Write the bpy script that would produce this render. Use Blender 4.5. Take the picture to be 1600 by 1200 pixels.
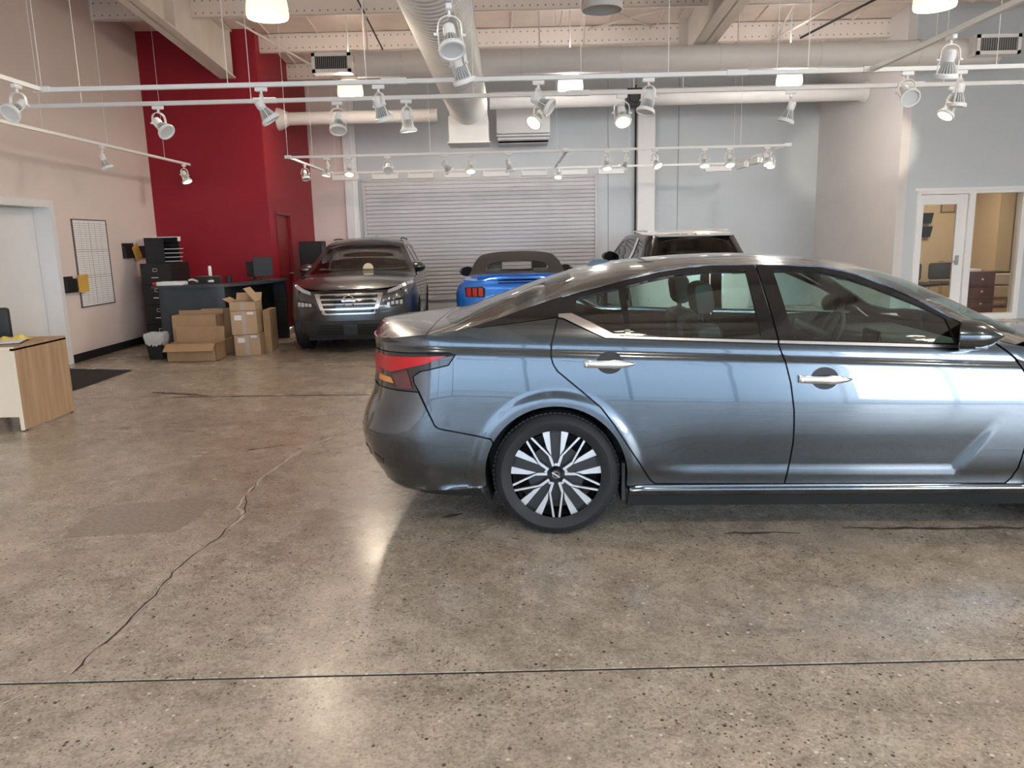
import bpy, bmesh, math, random, bisect
from mathutils import Vector, Matrix, Euler
from mathutils.geometry import delaunay_2d_cdt
random.seed(7)
for o in list(bpy.data.objects): bpy.data.objects.remove(o)
SC = bpy.context.scene; COL = SC.collection
# ---------------------------------------------------------------- camera
cam = bpy.data.cameras.new('camera'); cam.sensor_width = 36; cam.lens = 27.0; cam.clip_start = .05; cam.clip_end = 300
camo = bpy.data.objects.new('camera', cam); COL.objects.link(camo); SC.camera = camo
PITCH, ROLL = math.radians(10.76), math.radians(1.4)
camo.matrix_world = Matrix.Translation((0, 0, 1.57)) @ Euler((math.pi/2-PITCH, 0, 0)).to_matrix().to_4x4() @ Matrix.Rotation(-ROLL, 4, 'Z')
# ---------------------------------------------------------------- world, exposure
wd = bpy.data.worlds.new('sky'); SC.world = wd; wd.use_nodes = True
wn = wd.node_tree; bg = wn.nodes['Background']
SKY = 11.0
tc = wn.nodes.new('ShaderNodeTexCoord'); sp = wn.nodes.new('ShaderNodeSeparateXYZ'); cr = wn.nodes.new('ShaderNodeValToRGB')
wn.links.new(tc.outputs['Generated'], sp.inputs[0]); wn.links.new(sp.outputs['Z'], cr.inputs[0]); wn.links.new(cr.outputs[0], bg.inputs[0])
cr.color_ramp.elements[0].color = (.86, .93, 1, 1); cr.color_ramp.elements[1].color = (.62, .80, 1, 1); cr.color_ramp.elements[1].position = .8
bg.inputs[1].default_value = SKY
SC.view_settings.view_transform = 'Standard'; SC.view_settings.look = 'None'; SC.view_settings.gamma = 1
SC.view_settings.use_curve_mapping = False; SC.view_settings.exposure = 0.80
SC.cycles.caustics_reflective = False; SC.cycles.caustics_refractive = False
PENDANT_W, SPOT_W, OFFICE_W = 46, 60, 32; WASH_W = 1.1; UP_W = 4
# ---------------------------------------------------------------- materials
M = {}
def mat(name, col, rough=.5, metal=0, coat=0, emit=None, es=0, noise=0, nscale=8, bump=0, bscale=60, spec=.5, trans=0, coatr=.03):
    m = bpy.data.materials.new(name); m.use_nodes = True; nt = m.node_tree; b = nt.nodes['Principled BSDF']
    b.inputs['Base Color'].default_value = (*col, 1); b.inputs['Roughness'].default_value = rough; b.inputs['Metallic'].default_value = metal
    b.inputs['Coat Weight'].default_value = coat; b.inputs['Coat Roughness'].default_value = coatr; b.inputs['Specular IOR Level'].default_value = spec
    if emit: b.inputs['Emission Color'].default_value = (*emit, 1); b.inputs['Emission Strength'].default_value = es
    if trans: b.inputs['Transmission Weight'].default_value = trans
    t = nt.nodes.new('ShaderNodeTexCoord')
    if noise:
        n = nt.nodes.new('ShaderNodeTexNoise'); n.inputs['Scale'].default_value = nscale; n.inputs['Detail'].default_value = 4
        nt.links.new(t.outputs['Object'], n.inputs['Vector'])
        r = nt.nodes.new('ShaderNodeValToRGB'); r.color_ramp.elements[0].position = .3; r.color_ramp.elements[1].position = .7
        r.color_ramp.elements[0].color = (*[c*(1-noise) for c in col], 1); r.color_ramp.elements[1].color = (*[min(1, c*(1+noise)) for c in col], 1)
        nt.links.new(n.outputs['Fac'], r.inputs[0]); nt.links.new(r.outputs[0], b.inputs['Base Color'])
    if bump:
        n = nt.nodes.new('ShaderNodeTexNoise'); n.inputs['Scale'].default_value = bscale; n.inputs['Detail'].default_value = 3
        nt.links.new(t.outputs['Object'], n.inputs['Vector']); bp = nt.nodes.new('ShaderNodeBump'); bp.inputs['Strength'].default_value = bump; bp.inputs['Distance'].default_value = .01
        nt.links.new(n.outputs['Fac'], bp.inputs['Height']); nt.links.new(bp.outputs[0], b.inputs['Normal'])
    M[name] = m; return m
def glass_mat(name, tint, base_refl=.06):
    m = bpy.data.materials.new(name); m.use_nodes = True; nt = m.node_tree
    for n in list(nt.nodes):
        if n.type != 'OUTPUT_MATERIAL': nt.nodes.remove(n)
    out = [n for n in nt.nodes if n.type == 'OUTPUT_MATERIAL'][0]
    t = nt.nodes.new('ShaderNodeBsdfTransparent'); t.inputs[0].default_value = (*tint, 1)
    g = nt.nodes.new('ShaderNodeBsdfGlossy'); g.inputs['Roughness'].default_value = .01; g.inputs[0].default_value = (1, 1, 1, 1)
    f = nt.nodes.new('ShaderNodeFresnel'); gm = nt.nodes.new('ShaderNodeNewGeometry'); io = nt.nodes.new('ShaderNodeMapRange'); io.inputs[3].default_value = 1.45; io.inputs[4].default_value = 1/1.45
    nt.links.new(gm.outputs['Backfacing'], io.inputs[0]); nt.links.new(io.outputs[0], f.inputs[0])
    a = nt.nodes.new('ShaderNodeMath'); a.operation = 'ADD'; a.inputs[1].default_value = base_refl; a.use_clamp = True
    x = nt.nodes.new('ShaderNodeMixShader'); nt.links.new(f.outputs[0], a.inputs[0]); nt.links.new(a.outputs[0], x.inputs[0])
    nt.links.new(t.outputs[0], x.inputs[1]); nt.links.new(g.outputs[0], x.inputs[2]); nt.links.new(x.outputs[0], out.inputs[0])
    M[name] = m
mat('wall_white', (.79, .68, .635), .75, noise=.02, nscale=1.5, bump=.06, bscale=90)
mat('wall_cool', (.565, .61, .64), .7, noise=.02, nscale=1.5, bump=.05, bscale=90)
mat('wall_red', (.30, .003, .016), .55, noise=.04, nscale=1.2, bump=.05)
mat('red_door', (.22, .003, .010), .45, noise=.03)
mat('wall_block', (.70, .67, .655), .75, noise=.02, nscale=2, bump=.08)
mat('office_wall', (.62, .49, .33), .8, noise=.02)
mat('office_floor', (.20, .12, .07), .8, noise=.2, nscale=30)
mat('white_paint', (.82, .82, .82), .45, noise=.01); mat('white_gloss', (.86, .86, .85), .3)
mat('track_white', (.88, .89, .88), .35); mat('grille_grey', (.35, .35, .35), .5)
mat('deck', (.80, .68, .60), .8, noise=.06, nscale=2.5); mat('steel_beam', (.72, .66, .60), .6, noise=.05, nscale=3)
mat('duct', (.74, .73, .71), .42, metal=.15, noise=.04, nscale=3); mat('duct_white', (.78, .76, .74), .5, noise=.03, nscale=3)
mat('black', (.012, .012, .013), .5, noise=.1); mat('black_gloss', (.008, .008, .009), .12, coat=.5); mat('dark_plastic', (.016, .017, .018), .55, bump=.05, bscale=200)
mat('rubber', (.011, .011, .012), .7, noise=.2, nscale=12, bump=.1, bscale=80); mat('chrome', (.82, .83, .84), .12, metal=1); mat('satin_chrome', (.72, .73, .74), .25, metal=1)
mat('shutter', (.56, .555, .57), .5, metal=.0, noise=.02); mat('shutter_slot_lit', (.80, .80, .82), .4)
mat('bulb', (1, .93, .82), .3, emit=(1, .9, .72), es=5); mat('bulb_off', (.72, .74, .74), .25, coat=.5)
mat('pendant_lit', (1, .9, .75), .4, emit=(1, .78, .48), es=.78); mat('pendant_white', (1, .95, .9), .4, emit=(1, .95, .88), es=1.2); mat('pendant_off', (.62, .60, .57), .35)
mat('oak', (.47, .31, .18), .5, noise=.12, nscale=4); mat('oak_light', (.80, .70, .54), .5, noise=.03, nscale=4)
mat('charcoal', (.045, .056, .068), .45, noise=.15, nscale=5); mat('charcoal_dark', (.014, .014, .016), .45)
mat('cardboard', (.43, .28, .16), .85, noise=.06, nscale=6, bump=.05); mat('cardboard_pale', (.52, .37, .24), .85, noise=.06, nscale=6); mat('tape', (.52, .43, .36), .2, coat=.6)
mat('paper', (.86, .85, .84), .8); mat('paper_grey', (.62, .62, .63), .8); mat('envelope', (.72, .42, .08), .7, noise=.06); mat('yellow_cloth', (.85, .68, .12), .85, noise=.08, nscale=25)
mat('grid_ink', (.12, .09, .09), .7); mat('liner', (.55, .55, .56), .3, noise=.1, nscale=20); mat('mahogany', (.11, .022, .012), .4, noise=.2, nscale=5)
mat('chair_fabric', (.05, .046, .044), .9, noise=.1, nscale=40); mat('mat_black', (.014, .014, .015), .9, noise=.2, nscale=60, bump=.2, bscale=200)
mat('screen', (.012, .014, .016), .15); mat('red_label', (.7, .05, .02), .5)
mat('floor_patch', (.33, .288, .242), .28, noise=.25, nscale=40); mat('crack', (.52, .46, .39), .6, noise=.15, nscale=20); mat('stain', (.13, .105, .085), .22, noise=.3, nscale=9); mat('joint', (.022, .018, .015), .95, noise=.2)
mat('asphalt', (.14, .14, .145), .9, noise=.15, nscale=3); mat('reflection_block_grey', (.34, .39, .44), .8, noise=.05)
def floor_mat():
    m = bpy.data.materials.new('concrete'); m.use_nodes = True; nt = m.node_tree; b = nt.nodes['Principled BSDF']; N = nt.nodes; L = nt.links
    t = N.new('ShaderNodeTexCoord')
    def noise(sc, det=5, rough=.6):
        n = N.new('ShaderNodeTexNoise'); n.inputs['Scale'].default_value = sc; n.inputs['Detail'].default_value = det; n.inputs['Roughness'].default_value = rough; L.new(t.outputs['Object'], n.inputs['Vector']); return n
    def ramp(src, *st):
        r = N.new('ShaderNodeValToRGB'); e = r.color_ramp.elements
        e[0].position, e[0].color = st[0][0], (*st[0][1], 1); e[1].position, e[1].color = st[-1][0], (*st[-1][1], 1)
        for p, c in st[1:-1]: q = e.new(p); q.color = (*c, 1)
        L.new(src, r.inputs[0]); return r
    def mix(f, a, c, mode='MIX'):
        x = N.new('ShaderNodeMix'); x.data_type = 'RGBA'; x.blend_type = mode
        if isinstance(f, float): x.inputs[0].default_value = f
        else: L.new(f, x.inputs[0])
        for i, s in ((6, a), (7, c)):
            if isinstance(s, tuple): x.inputs[i].default_value = (*s, 1)
            else: L.new(s, x.inputs[i])
        return x.outputs[2]
    base = ramp(noise(.55, 4).outputs['Fac'], (.3, (.36, .312, .255)), (.55, (.445, .392, .327)), (.75, (.53, .475, .405)))
    mott = ramp(noise(5, 6, .7).outputs['Fac'], (.35, (.70, .69, .68)), (.65, (1.18, 1.18, 1.17)))
    c = mix(1.0, base.outputs[0], mott.outputs[0], 'MULTIPLY')
    v = N.new('ShaderNodeTexVoronoi'); v.inputs['Scale'].default_value = 64; L.new(t.outputs['Object'], v.inputs['Vector'])
    lum = N.new('ShaderNodeSeparateColor'); L.new(v.outputs['Color'], lum.inputs[0])
    cell = ramp(v.outputs['Distance'], (.24, (1, 1, 1)), (.33, (0, 0, 0)))
    dark = ramp(lum.outputs[0], (.60, (0, 0, 0)), (.64, (1, 1, 1))); lite = ramp(lum.outputs[1], (.82, (0, 0, 0)), (.9, (1, 1, 1)))
    dens = ramp(noise(.8, 3).outputs['Fac'], (.36, (.3, .3, .3)), (.58, (1, 1, 1)))
    def mul(a, c_):
        x = N.new('ShaderNodeMath'); x.operation = 'MULTIPLY'; L.new(a, x.inputs[0]); L.new(c_, x.inputs[1]); return x.outputs[0]
    c = mix(mul(mul(cell.outputs[0], dark.outputs[0]), dens.outputs[0]), c, (.09, .072, .058))
    c = mix(mul(mul(cell.outputs[0], lite.outputs[0]), dens.outputs[0]), c, (.60, .55, .48))
    v2 = N.new('ShaderNodeTexVoronoi'); v2.inputs['Scale'].default_value = 110; L.new(t.outputs['Object'], v2.inputs['Vector'])
    l2 = N.new('ShaderNodeSeparateColor'); L.new(v2.outputs['Color'], l2.inputs[0])
    fine = ramp(l2.outputs[0], (.0, (.72, .71, .70)), (.5, (1, 1, 1)), (1., (1.22, 1.2, 1.18)))
    c = mix(.9, c, fine.outputs[0], 'MULTIPLY')
    v3 = N.new('ShaderNodeTexVoronoi'); v3.inputs['Scale'].default_value = 30; L.new(t.outputs['Object'], v3.inputs['Vector'])
    l3 = N.new('ShaderNodeSeparateColor'); L.new(v3.outputs['Color'], l3.inputs[0])
    big = ramp(v3.outputs['Distance'], (.18, (1, 1, 1)), (.24, (0, 0, 0))); b3 = ramp(l3.outputs[0], (.80, (0, 0, 0)), (.82, (1, 1, 1))); b4 = ramp(l3.outputs[1], (.90, (0, 0, 0)), (.92, (1, 1, 1)))
    c = mix(mul(big.outputs[0], b3.outputs[0]), c, (.07, .058, .048)); c = mix(mul(big.outputs[0], b4.outputs[0]), c, (.70, .66, .58))
    vein = ramp(noise(11, 3, .55).outputs['Fac'], (.46, (0, 0, 0)), (.5, (.45, .45, .45)), (.54, (0, 0, 0)))
    c = mix(mul(vein.outputs[0], dens.outputs[0]), c, (.58, .53, .45))
    L.new(c, b.inputs['Base Color'])
    rg = ramp(noise(1.3, 5).outputs['Fac'], (.3, (.19, .19, .19)), (.7, (.33, .33, .33))); L.new(rg.outputs[0], b.inputs['Roughness'])
    bp = N.new('ShaderNodeBump'); bp.inputs['Strength'].default_value = .05; bp.inputs['Distance'].default_value = .01
    L.new(noise(9, 3).outputs['Fac'], bp.inputs['Height']); L.new(bp.outputs[0], b.inputs['Normal']); b.inputs['Specular IOR Level'].default_value = .45
    M['concrete'] = m
floor_mat()
def wood_mat(name, c0, c1, sc=(18, 18, 1.2)):
    m = bpy.data.materials.new(name); m.use_nodes = True; nt = m.node_tree; b = nt.nodes['Principled BSDF']
    t = nt.nodes.new('ShaderNodeTexCoord'); mp = nt.nodes.new('ShaderNodeMapping'); mp.inputs['Scale'].default_value = sc
    n = nt.nodes.new('ShaderNodeTexNoise'); n.inputs['Scale'].default_value = 1; n.inputs['Detail'].default_value = 6
    r = nt.nodes.new('ShaderNodeValToRGB'); r.color_ramp.elements[0].position = .35; r.color_ramp.elements[1].position = .68
    r.color_ramp.elements[0].color = (*c0, 1); r.color_ramp.elements[1].color = (*c1, 1)
    nt.links.new(t.outputs['Object'], mp.inputs[0]); nt.links.new(mp.outputs[0], n.inputs[0]); nt.links.new(n.outputs['Fac'], r.inputs[0]); nt.links.new(r.outputs[0], b.inputs['Base Color'])
    b.inputs['Roughness'].default_value = .5; M[name] = m
wood_mat('oak', (.36, .225, .125), (.47, .315, .19))
def joist_mat():
    # cold-formed steel with punched round holes along the web (too small to pick apart)
    m = bpy.data.materials.new('joist'); m.use_nodes = True; nt = m.node_tree; b = nt.nodes['Principled BSDF']; L = nt.links
    t = nt.nodes.new('ShaderNodeTexCoord'); s = nt.nodes.new('ShaderNodeSeparateXYZ'); L.new(t.outputs['Object'], s.inputs[0])
    def ma(op, a, c):
        x = nt.nodes.new('ShaderNodeMath'); x.operation = op
        for i, q in ((0, a), (1, c)):
            if isinstance(q, (int, float)): x.inputs[i].default_value = q
            elif q is not None: L.new(q, x.inputs[i])
        return x.outputs[0]
    fx = ma('SUBTRACT', ma('FRACT', ma('MULTIPLY', s.outputs['X'], 1/.115), None), .5); fx = ma('MULTIPLY', fx, .115)
    az = ma('SUBTRACT', ma('ABSOLUTE', s.outputs['Z'], None), .085)
    d = ma('SQRT', ma('ADD', ma('MULTIPLY', fx, fx), ma('MULTIPLY', az, az)), None)
    h = ma('LESS_THAN', d, .013)
    x = nt.nodes.new('ShaderNodeMix'); x.data_type = 'RGBA'; L.new(h, x.inputs[0]); x.inputs[6].default_value = (.84, .76, .70, 1); x.inputs[7].default_value = (.34, .28, .25, 1)
    L.new(x.outputs[2], b.inputs['Base Color']); b.inputs['Roughness'].default_value = .55; M['joist'] = m
joist_mat()
def paint(name, col, fl=.75, rough=.32):
    m = mat(name, col, rough, metal=fl, coat=1.0, coatr=.02); nt = m.node_tree; b = nt.nodes['Principled BSDF']
    v = nt.nodes.new('ShaderNodeTexVoronoi'); v.inputs['Scale'].default_value = 900; t = nt.nodes.new('ShaderNodeTexCoord'); nt.links.new(t.outputs['Object'], v.inputs['Vector'])
    s = nt.nodes.new('ShaderNodeSeparateColor'); nt.links.new(v.outputs['Color'], s.inputs[0]); r = nt.nodes.new('ShaderNodeValToRGB')
    r.color_ramp.elements[0].color = (*[c*.86 for c in col], 1); r.color_ramp.elements[1].color = (*[c*1.14 for c in col], 1)
    nt.links.new(s.outputs[0], r.inputs[0]); nt.links.new(r.outputs[0], b.inputs['Base Color'])
paint('paint_grey', (.086, .101, .116), .95, .22); paint('paint_dark', (.085, .088, .095), .9); paint('paint_blue', (.02, .22, .80), .35); paint('paint_white', (.80, .78, .76), 0, .4)
glass_mat('glass_green', (.70, .89, .85)); glass_mat('glass_dark', (.20, .22, .20)); glass_mat('glass_clear', (.93, .95, .94), .02); glass_mat('glass_grey', (.55, .60, .55), .05); glass_mat('glass_black', (.05, .05, .05), .03)
mat('lens_red', (.52, .002, .010), .4, coat=.35); mat('bumper_grey', (.030, .034, .040), .5); mat('mirror_dark', (.03, .032, .034), .06); mat('lens_dark_red', (.09, .003, .008), .12, coat=1); mat('lens_amber', (.75, .26, .02), .15, coat=1); mat('lens_clear', (.62, .63, .64), .12, coat=1, metal=.4)
mat('wheel_silver', (.70, .70, .70), .3, metal=.85); mat('wheel_dark', (.010, .010, .011), .45, coat=.15); mat('interior', (.045, .055, .055), .8, noise=.1, nscale=20); mat('interior_grey', (.16, .165, .16), .75)
mat('soft_top', (.028, .024, .022), .85, noise=.1, nscale=60, bump=.1, bscale=300); mat('dark_blue', (.005, .02, .12), .4)
# ---------------------------------------------------------------- mesh helpers
class MB:
    def __init__(s): s.bm = bmesh.new()
    def _add(s, vs, fs):
        v = [s.bm.verts.new(p) for p in vs]
        out = []
        for f in fs:
            try: out.append(s.bm.faces.new([v[i] for i in f]))
            except ValueError: pass
        return v, out
    def box(s, x0, y0, z0, x1, y1, z1, bev=0, mtx=None, seg=1):
        vs = [Vector(p) for p in ((x0,y0,z0),(x1,y0,z0),(x1,y1,z0),(x0,y1,z0),(x0,y0,z1),(x1,y0,z1),(x1,y1,z1),(x0,y1,z1))]
        if mtx is not None: vs = [mtx @ v for v in vs]
        v, f = s._add(vs, ((0,3,2,1),(4,5,6,7),(0,1,5,4),(1,2,6,5),(2,3,7,6),(3,0,4,7)))
        if bev:
            es = list({e for q in f for e in q.edges}); bmesh.ops.bevel(s.bm, geom=es, offset=bev, segments=seg, profile=.5, affect='EDGES')
        return s
    def tube(s, pts, r, seg=12, cap=True, r1=None):
        pts = [Vector(p) for p in pts]; n = len(pts); rings = []
        up = Vector((0, 0, 1))
        for i, p in enumerate(pts):
            d = (pts[min(n-1, i+1)]-pts[max(0, i-1)]).normalized()
            a = d.cross(up) if abs(d.dot(up)) < .98 else d.cross(Vector((0, 1, 0)))
            a.normalize(); b = a.cross(d).normalized(); rr = (r[i] if isinstance(r, (list, tuple)) else r if r1 is None else r+(r1-r)*i/(n-1))
            rings.append([s.bm.verts.new(p+(a*math.cos(2*math.pi*k/seg)+b*math.sin(2*math.pi*k/seg))*rr) for k in range(seg)])
        for i in range(n-1):
            for k in range(seg): s.bm.faces.new((rings[i][k], rings[i][(k+1) % seg], rings[i+1][(k+1) % seg], rings[i+1][k]))
        if cap: s.bm.faces.new(rings[0][::-1]); s.bm.faces.new(rings[-1])
        return s
    def lathe(s, prof, seg=24, mtx=Matrix(), cap=True, a0=0, a1=2*math.pi):
        full = abs(a1-a0-2*math.pi) < 1e-6; m = seg if full else seg+1; rings = []
        for r, z in prof: rings.append([s.bm.verts.new(mtx @ Vector((r*math.cos(a0+(a1-a0)*k/seg), r*math.sin(a0+(a1-a0)*k/seg), z))) for k in range(m)])
        for i in range(len(prof)-1):
            for k in range(seg):
                q = (k+1) % m
                s.bm.faces.new((rings[i][k], rings[i][q], rings[i+1][q], rings[i+1][k]))
        if cap and full: s.bm.faces.new(rings[0][::-1]); s.bm.faces.new(rings[-1])
        return s
    def prism(s, poly, d0, d1, f):
        """poly list of 2d points, f(a,b,d)->xyz"""
        n = len(poly); v0 = [s.bm.verts.new(f(a, b, d0)) for a, b in poly]; v1 = [s.bm.verts.new(f(a, b, d1)) for a, b in poly]
        s.bm.faces.new(v0[::-1]); s.bm.faces.new(v1)
        for i in range(n): s.bm.faces.new((v0[i], v0[(i+1) % n], v1[(i+1) % n], v1[i]))
        return s
    def quad(s, *p): s._add([Vector(q) for q in p], [tuple(range(len(p)))]); return s
    def mesh(s, name, m, smooth=30):
        bmesh.ops.recalc_face_normals(s.bm, faces=s.bm.faces); me = bpy.data.meshes.new(name); s.bm.to_mesh(me); s.bm.free()
        me.materials.append(M[m] if isinstance(m, str) else m)
        if smooth: me.shade_smooth(); me.set_sharp_from_angle(angle=math.radians(smooth))
        return me
    def build(s, name, m, parent=None, smooth=30, loc=None): return put(name, s.mesh(name, m, smooth), parent, loc)
def put(name, me, parent=None, loc=None, rot=None):
    o = bpy.data.objects.new(name, me); COL.objects.link(o)
    if parent is not None: o.parent = parent
    if loc is not None: o.location = loc
    if rot is not None: o.rotation_euler = rot
    return o
def thing(name, label, cat, loc=(0, 0, 0), rz=0, group=None):
    o = bpy.data.objects.new(name, None); COL.objects.link(o); o.location = loc; o.rotation_euler = (0, 0, rz); o.empty_display_size = .1
    return tag(o, label, cat, group)
def tag(o, label, cat, group=None):
    o['label'] = label; o['category'] = cat
    if group: o['group'] = group
    return o
def struct(o, label=None):
    o['kind'] = 'structure'
    if label: o['label'] = label
    return o
def BX(*a, **k): return MB().box(*a, **k)
# ---------------------------------------------------------------- room shell
LX, RY, RX, BY, SX, FY, EX, SY = -6.1, 13.6, -4.13, 16.7, 6.53, 13.2, 13.0, -5.0
def deck(y): return 5.06+(13.8-y)*.08
# floor slabs with joints
fl = struct(bpy.data.objects.new('floor', None)); COL.objects.link(fl); fl['label'] = 'polished grey brown concrete showroom floor with joints and cracks'
ys = [-5.2, 2.585, 8.02, 9.76, 16.9]
for i in range(len(ys)-1):
    a, b = ys[i]+(.008 if i else 0), ys[i+1]-(.008 if i < len(ys)-2 else 0)
    sl = BX(-6.6, 0, -.12, 13.2, b-a, 0).build('slab', 'concrete', fl, 0, (0, a, 0))
BX(-6.6, -5.2, -.2, 13.2, 16.9, -.05).build('subfloor', 'joint', fl, 0)
for y in ys[1:-1]: BX(-6.6, y-.0078, -.05, 13.2, y+.0078, -.004).build('joint_sealant', 'joint', fl, 0)
def wall(name, m, *bx, label=None): return struct(BX(*bx).build(name, m, None, 0), label)
# left wall with a recessed doorway
D0, D1, DH, DR = 9.15, 10.5, 2.12, .22
wl = MB(); wl.box(LX-.3, SY-.3, 0, LX, D0, 7); wl.box(LX-.3, D1, 0, LX, RY, 7); wl.box(LX-.3, D0, DH, LX, D1, 7)
struct(wl.build('wall_left', 'wall_white', None, 0), 'pinkish white painted left wall')
d1 = struct(thing('door_1', 'white flush door recessed in the left wall', 'door', (LX, D0, 0))); del d1['category']
BX(-DR-.05, .01, .01, -DR, D1-D0-.01, DH-.01).build('door_leaf', 'white_paint', d1, 0)
BX(-.4, -.2, 0, -.305, D1-D0+.2, DH+.2).build('backing', 'white_paint', d1, 0); f = MB()  # unseen plate added behind the doorway to block sky light leaking round the leaf
f.box(-DR, D1-D0-.004, 0, .015, D1-D0+.09, DH+.09); f.box(-DR, -.09, 0, .015, .004, DH+.09); f.box(-DR, .004, DH-.004, .015, D1-D0-.004, DH+.09)
f.build('door_frame', 'white_paint', d1, 0)
hb = MB(); hb.tube([(-DR, .12, 1.0), (-DR+.06, .12, 1.0), (-DR+.06, .24, 1.0)], .011, 10); hb.build('handle', 'satin_chrome', d1)
wall('wall_red_front', 'wall_red', LX, RY, 0, RX, RY+.15, 5.6, label='deep red accent wall behind the reception desk')
wr = MB(); RD0, RD1, RDH = 13.98, 14.93, 2.13
wr.box(RX-.12, RY+.15, 0, RX, RD0, 5.6); wr.box(RX-.12, RD1, 0, RX, BY, 5.6); wr.box(RX-.12, RD0, RDH, RX, RD1, 5.6)
struct(wr.build('wall_red_side', 'wall_red', None, 0), 'deep red side wall with a red door')
d2 = struct(thing('door_2', 'dark red flush door in the red side wall', 'door', (RX, RD0, 0))); del d2['category']
BX(-.09, .012, .01, -.045, RD1-RD0-.012, RDH-.012).build('door_leaf', 'red_door', d2, 0)
f = MB(); f.box(-.12, 0, 0, .012, .045, RDH); f.box(-.12, RD1-RD0-.045, 0, .012, RD1-RD0, RDH); f.box(-.12, .045, RDH-.045, .012, RD1-RD0-.045, RDH); f.build('door_frame', 'red_door', d2, 0)
hb = MB(); hb.tube([(-.045, .8, 1.02), (.02, .8, 1.02), (.02, .68, 1.02)], .013, 10); hb.build('handle', 'satin_chrome', d2)
# back wall of flat white panels with joints
bw = struct(bpy.data.objects.new('wall_back', None)); COL.objects.link(bw); bw['label'] = 'white back wall of tall flat panels'
BX(RX-.12, BY+.02, 0, SX+.1, BY+.25, 5.3).build('backing', 'grille_grey', bw, 0)
px = [RX, -3.14, 2.13, 2.72, 3.6, SX+.05]
SH0, SH1, SHB, SHT = -3.03, 1.88, .34, 2.80
for i in range(len(px)-1):
    BX(px[i]+.006, BY, 0, px[i+1]-.006, BY+.06, 5.25).build('panel', 'wall_cool' if i else 'wall_white', bw, 0)
# silver slatted shutter on the back wall
sh = struct(thing('window_1', 'wide silver grey slatted shutter covering the back opening', 'shutter', ((SH0+SH1)/2, BY, 0))); del sh['category']
hw = (SH1-SH0)/2; f = MB()
f.box(-hw-.02, -.075, SHB, -hw+.04, 0, SHT); f.box(hw-.04, -.075, SHB, hw+.02, 0, SHT); f.box(-hw-.02, -.075, SHT-.01, hw+.02, 0, SHT+.05); f.box(-hw-.02, -.075, SHB-.04, hw+.02, 0, SHB)
f.build('frame', 'shutter', sh, 0)
BX(-hw+.04, -.02, SHB, hw-.04, 0, SHT-.01).build('slot_backing', 'shutter_slot_lit', sh, 0)  # pale sheet: light reflecting between the slats is put into its colour
ns = 30; pitch = (SHT-.01-SHB)/ns
sm = MB(); sm.box(-hw+.04, -.062, 0, hw-.04, -.022, pitch*.80, bev=.006); sm = sm.mesh('slat', 'shutter', 30)
for i in range(ns): put('slat', sm, sh, (0, 0, SHB+i*pitch))
# right return and right front wall with the office opening
wall('wall_return', 'wall_block', SX, FY, 0, SX+.15, BY+.1, 5.6, label='white block return wall lit from above')
OD0, OD1, OW1, OH = 6.87, 7.80, 8.70, 2.17   # door from OD0 to OD1, side window to OW1
rw = MB(); rw.box(SX+.15, FY, 0, OD0, FY+.15, 6.6); rw.box(OW1, FY, 0, EX+.3, FY+.15, 6.6); rw.box(OD0, FY, OH, OW1, FY+.15, 6.6)
struct(rw.build('wall_right', 'wall_cool', None, 0), 'cool white wall with the glazed office front')
wall('wall_far_right', 'wall_cool', EX, SY-.3, 0, EX+.3, FY, 7)
# front wall behind the camera: storefront glazing
GH, GB = 3.3, .12
fw = MB(); fw.box(LX-.3, SY-.3, GH, EX+.3, SY, 7.2); fw.box(LX-.3, SY-.3, 0, EX+.3, SY, GB); fw.box(LX-.3, SY-.3, 0, LX+.3, SY, 7)
struct(fw.build('wall_front', 'wall_cool', None, 0), 'front wall with storefront glazing')
sf = struct(bpy.data.objects.new('window_2', None)); COL.objects.link(sf); sf['label'] = 'storefront window frame of dark mullions'
for i in range(12):
    x = LX+.3+i*1.7; BX(x-.03, SY-.18, GB, x+.03, SY-.06, GH).build('mullion', 'dark_plastic', sf, 0)
BX(LX, SY-.17, 2.42, EX, SY-.07, 2.48).build('transom', 'dark_plastic', sf, 0)
# outdoors seen only in reflections
o = struct(BX(-60, -80, -.3, 60, -5.4, -.13).build('ground_outside', 'asphalt', None, 0))
o = BX(-40, -26, -.13, 8.8, -18, 8).build('reflection_block', 'reflection_block_grey', None, 0); struct(o)  # unseen block added and sized to dim the sky reflected in the sedan's rear half
for n, (x, y, w) in enumerate(((LX+6.6, SY-.2, 12.0), (EX-3.4, SY-.2, 6.6))):
    l = bpy.data.lights.new('window_portal', 'AREA'); l.shape = 'RECTANGLE'; l.size = w; l.size_y = GH-GB; l.cycles.is_portal = True
    lo = bpy.data.objects.new('window_portal', l); COL.objects.link(lo); lo.location = (x, y, (GH+GB)/2); lo.rotation_euler = (math.pi/2, 0, 0)
# baseboards
struct(BX(LX, D1+.1, 0, LX+.015, RY, .115).build('baseboard_left', 'black', None, 0)); struct(BX(LX, SY, 0, LX+.015, D0-.1, .115).build('baseboard_front_left', 'black', None, 0))
struct(BX(LX, RY-.015, 0, RX, RY, .115).build('baseboard_red', 'black', None, 0))
struct(BX(SX+.15, FY-.015, 0, OD0-.05, FY, .115).build('baseboard_right', 'black', None, 0))
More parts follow.
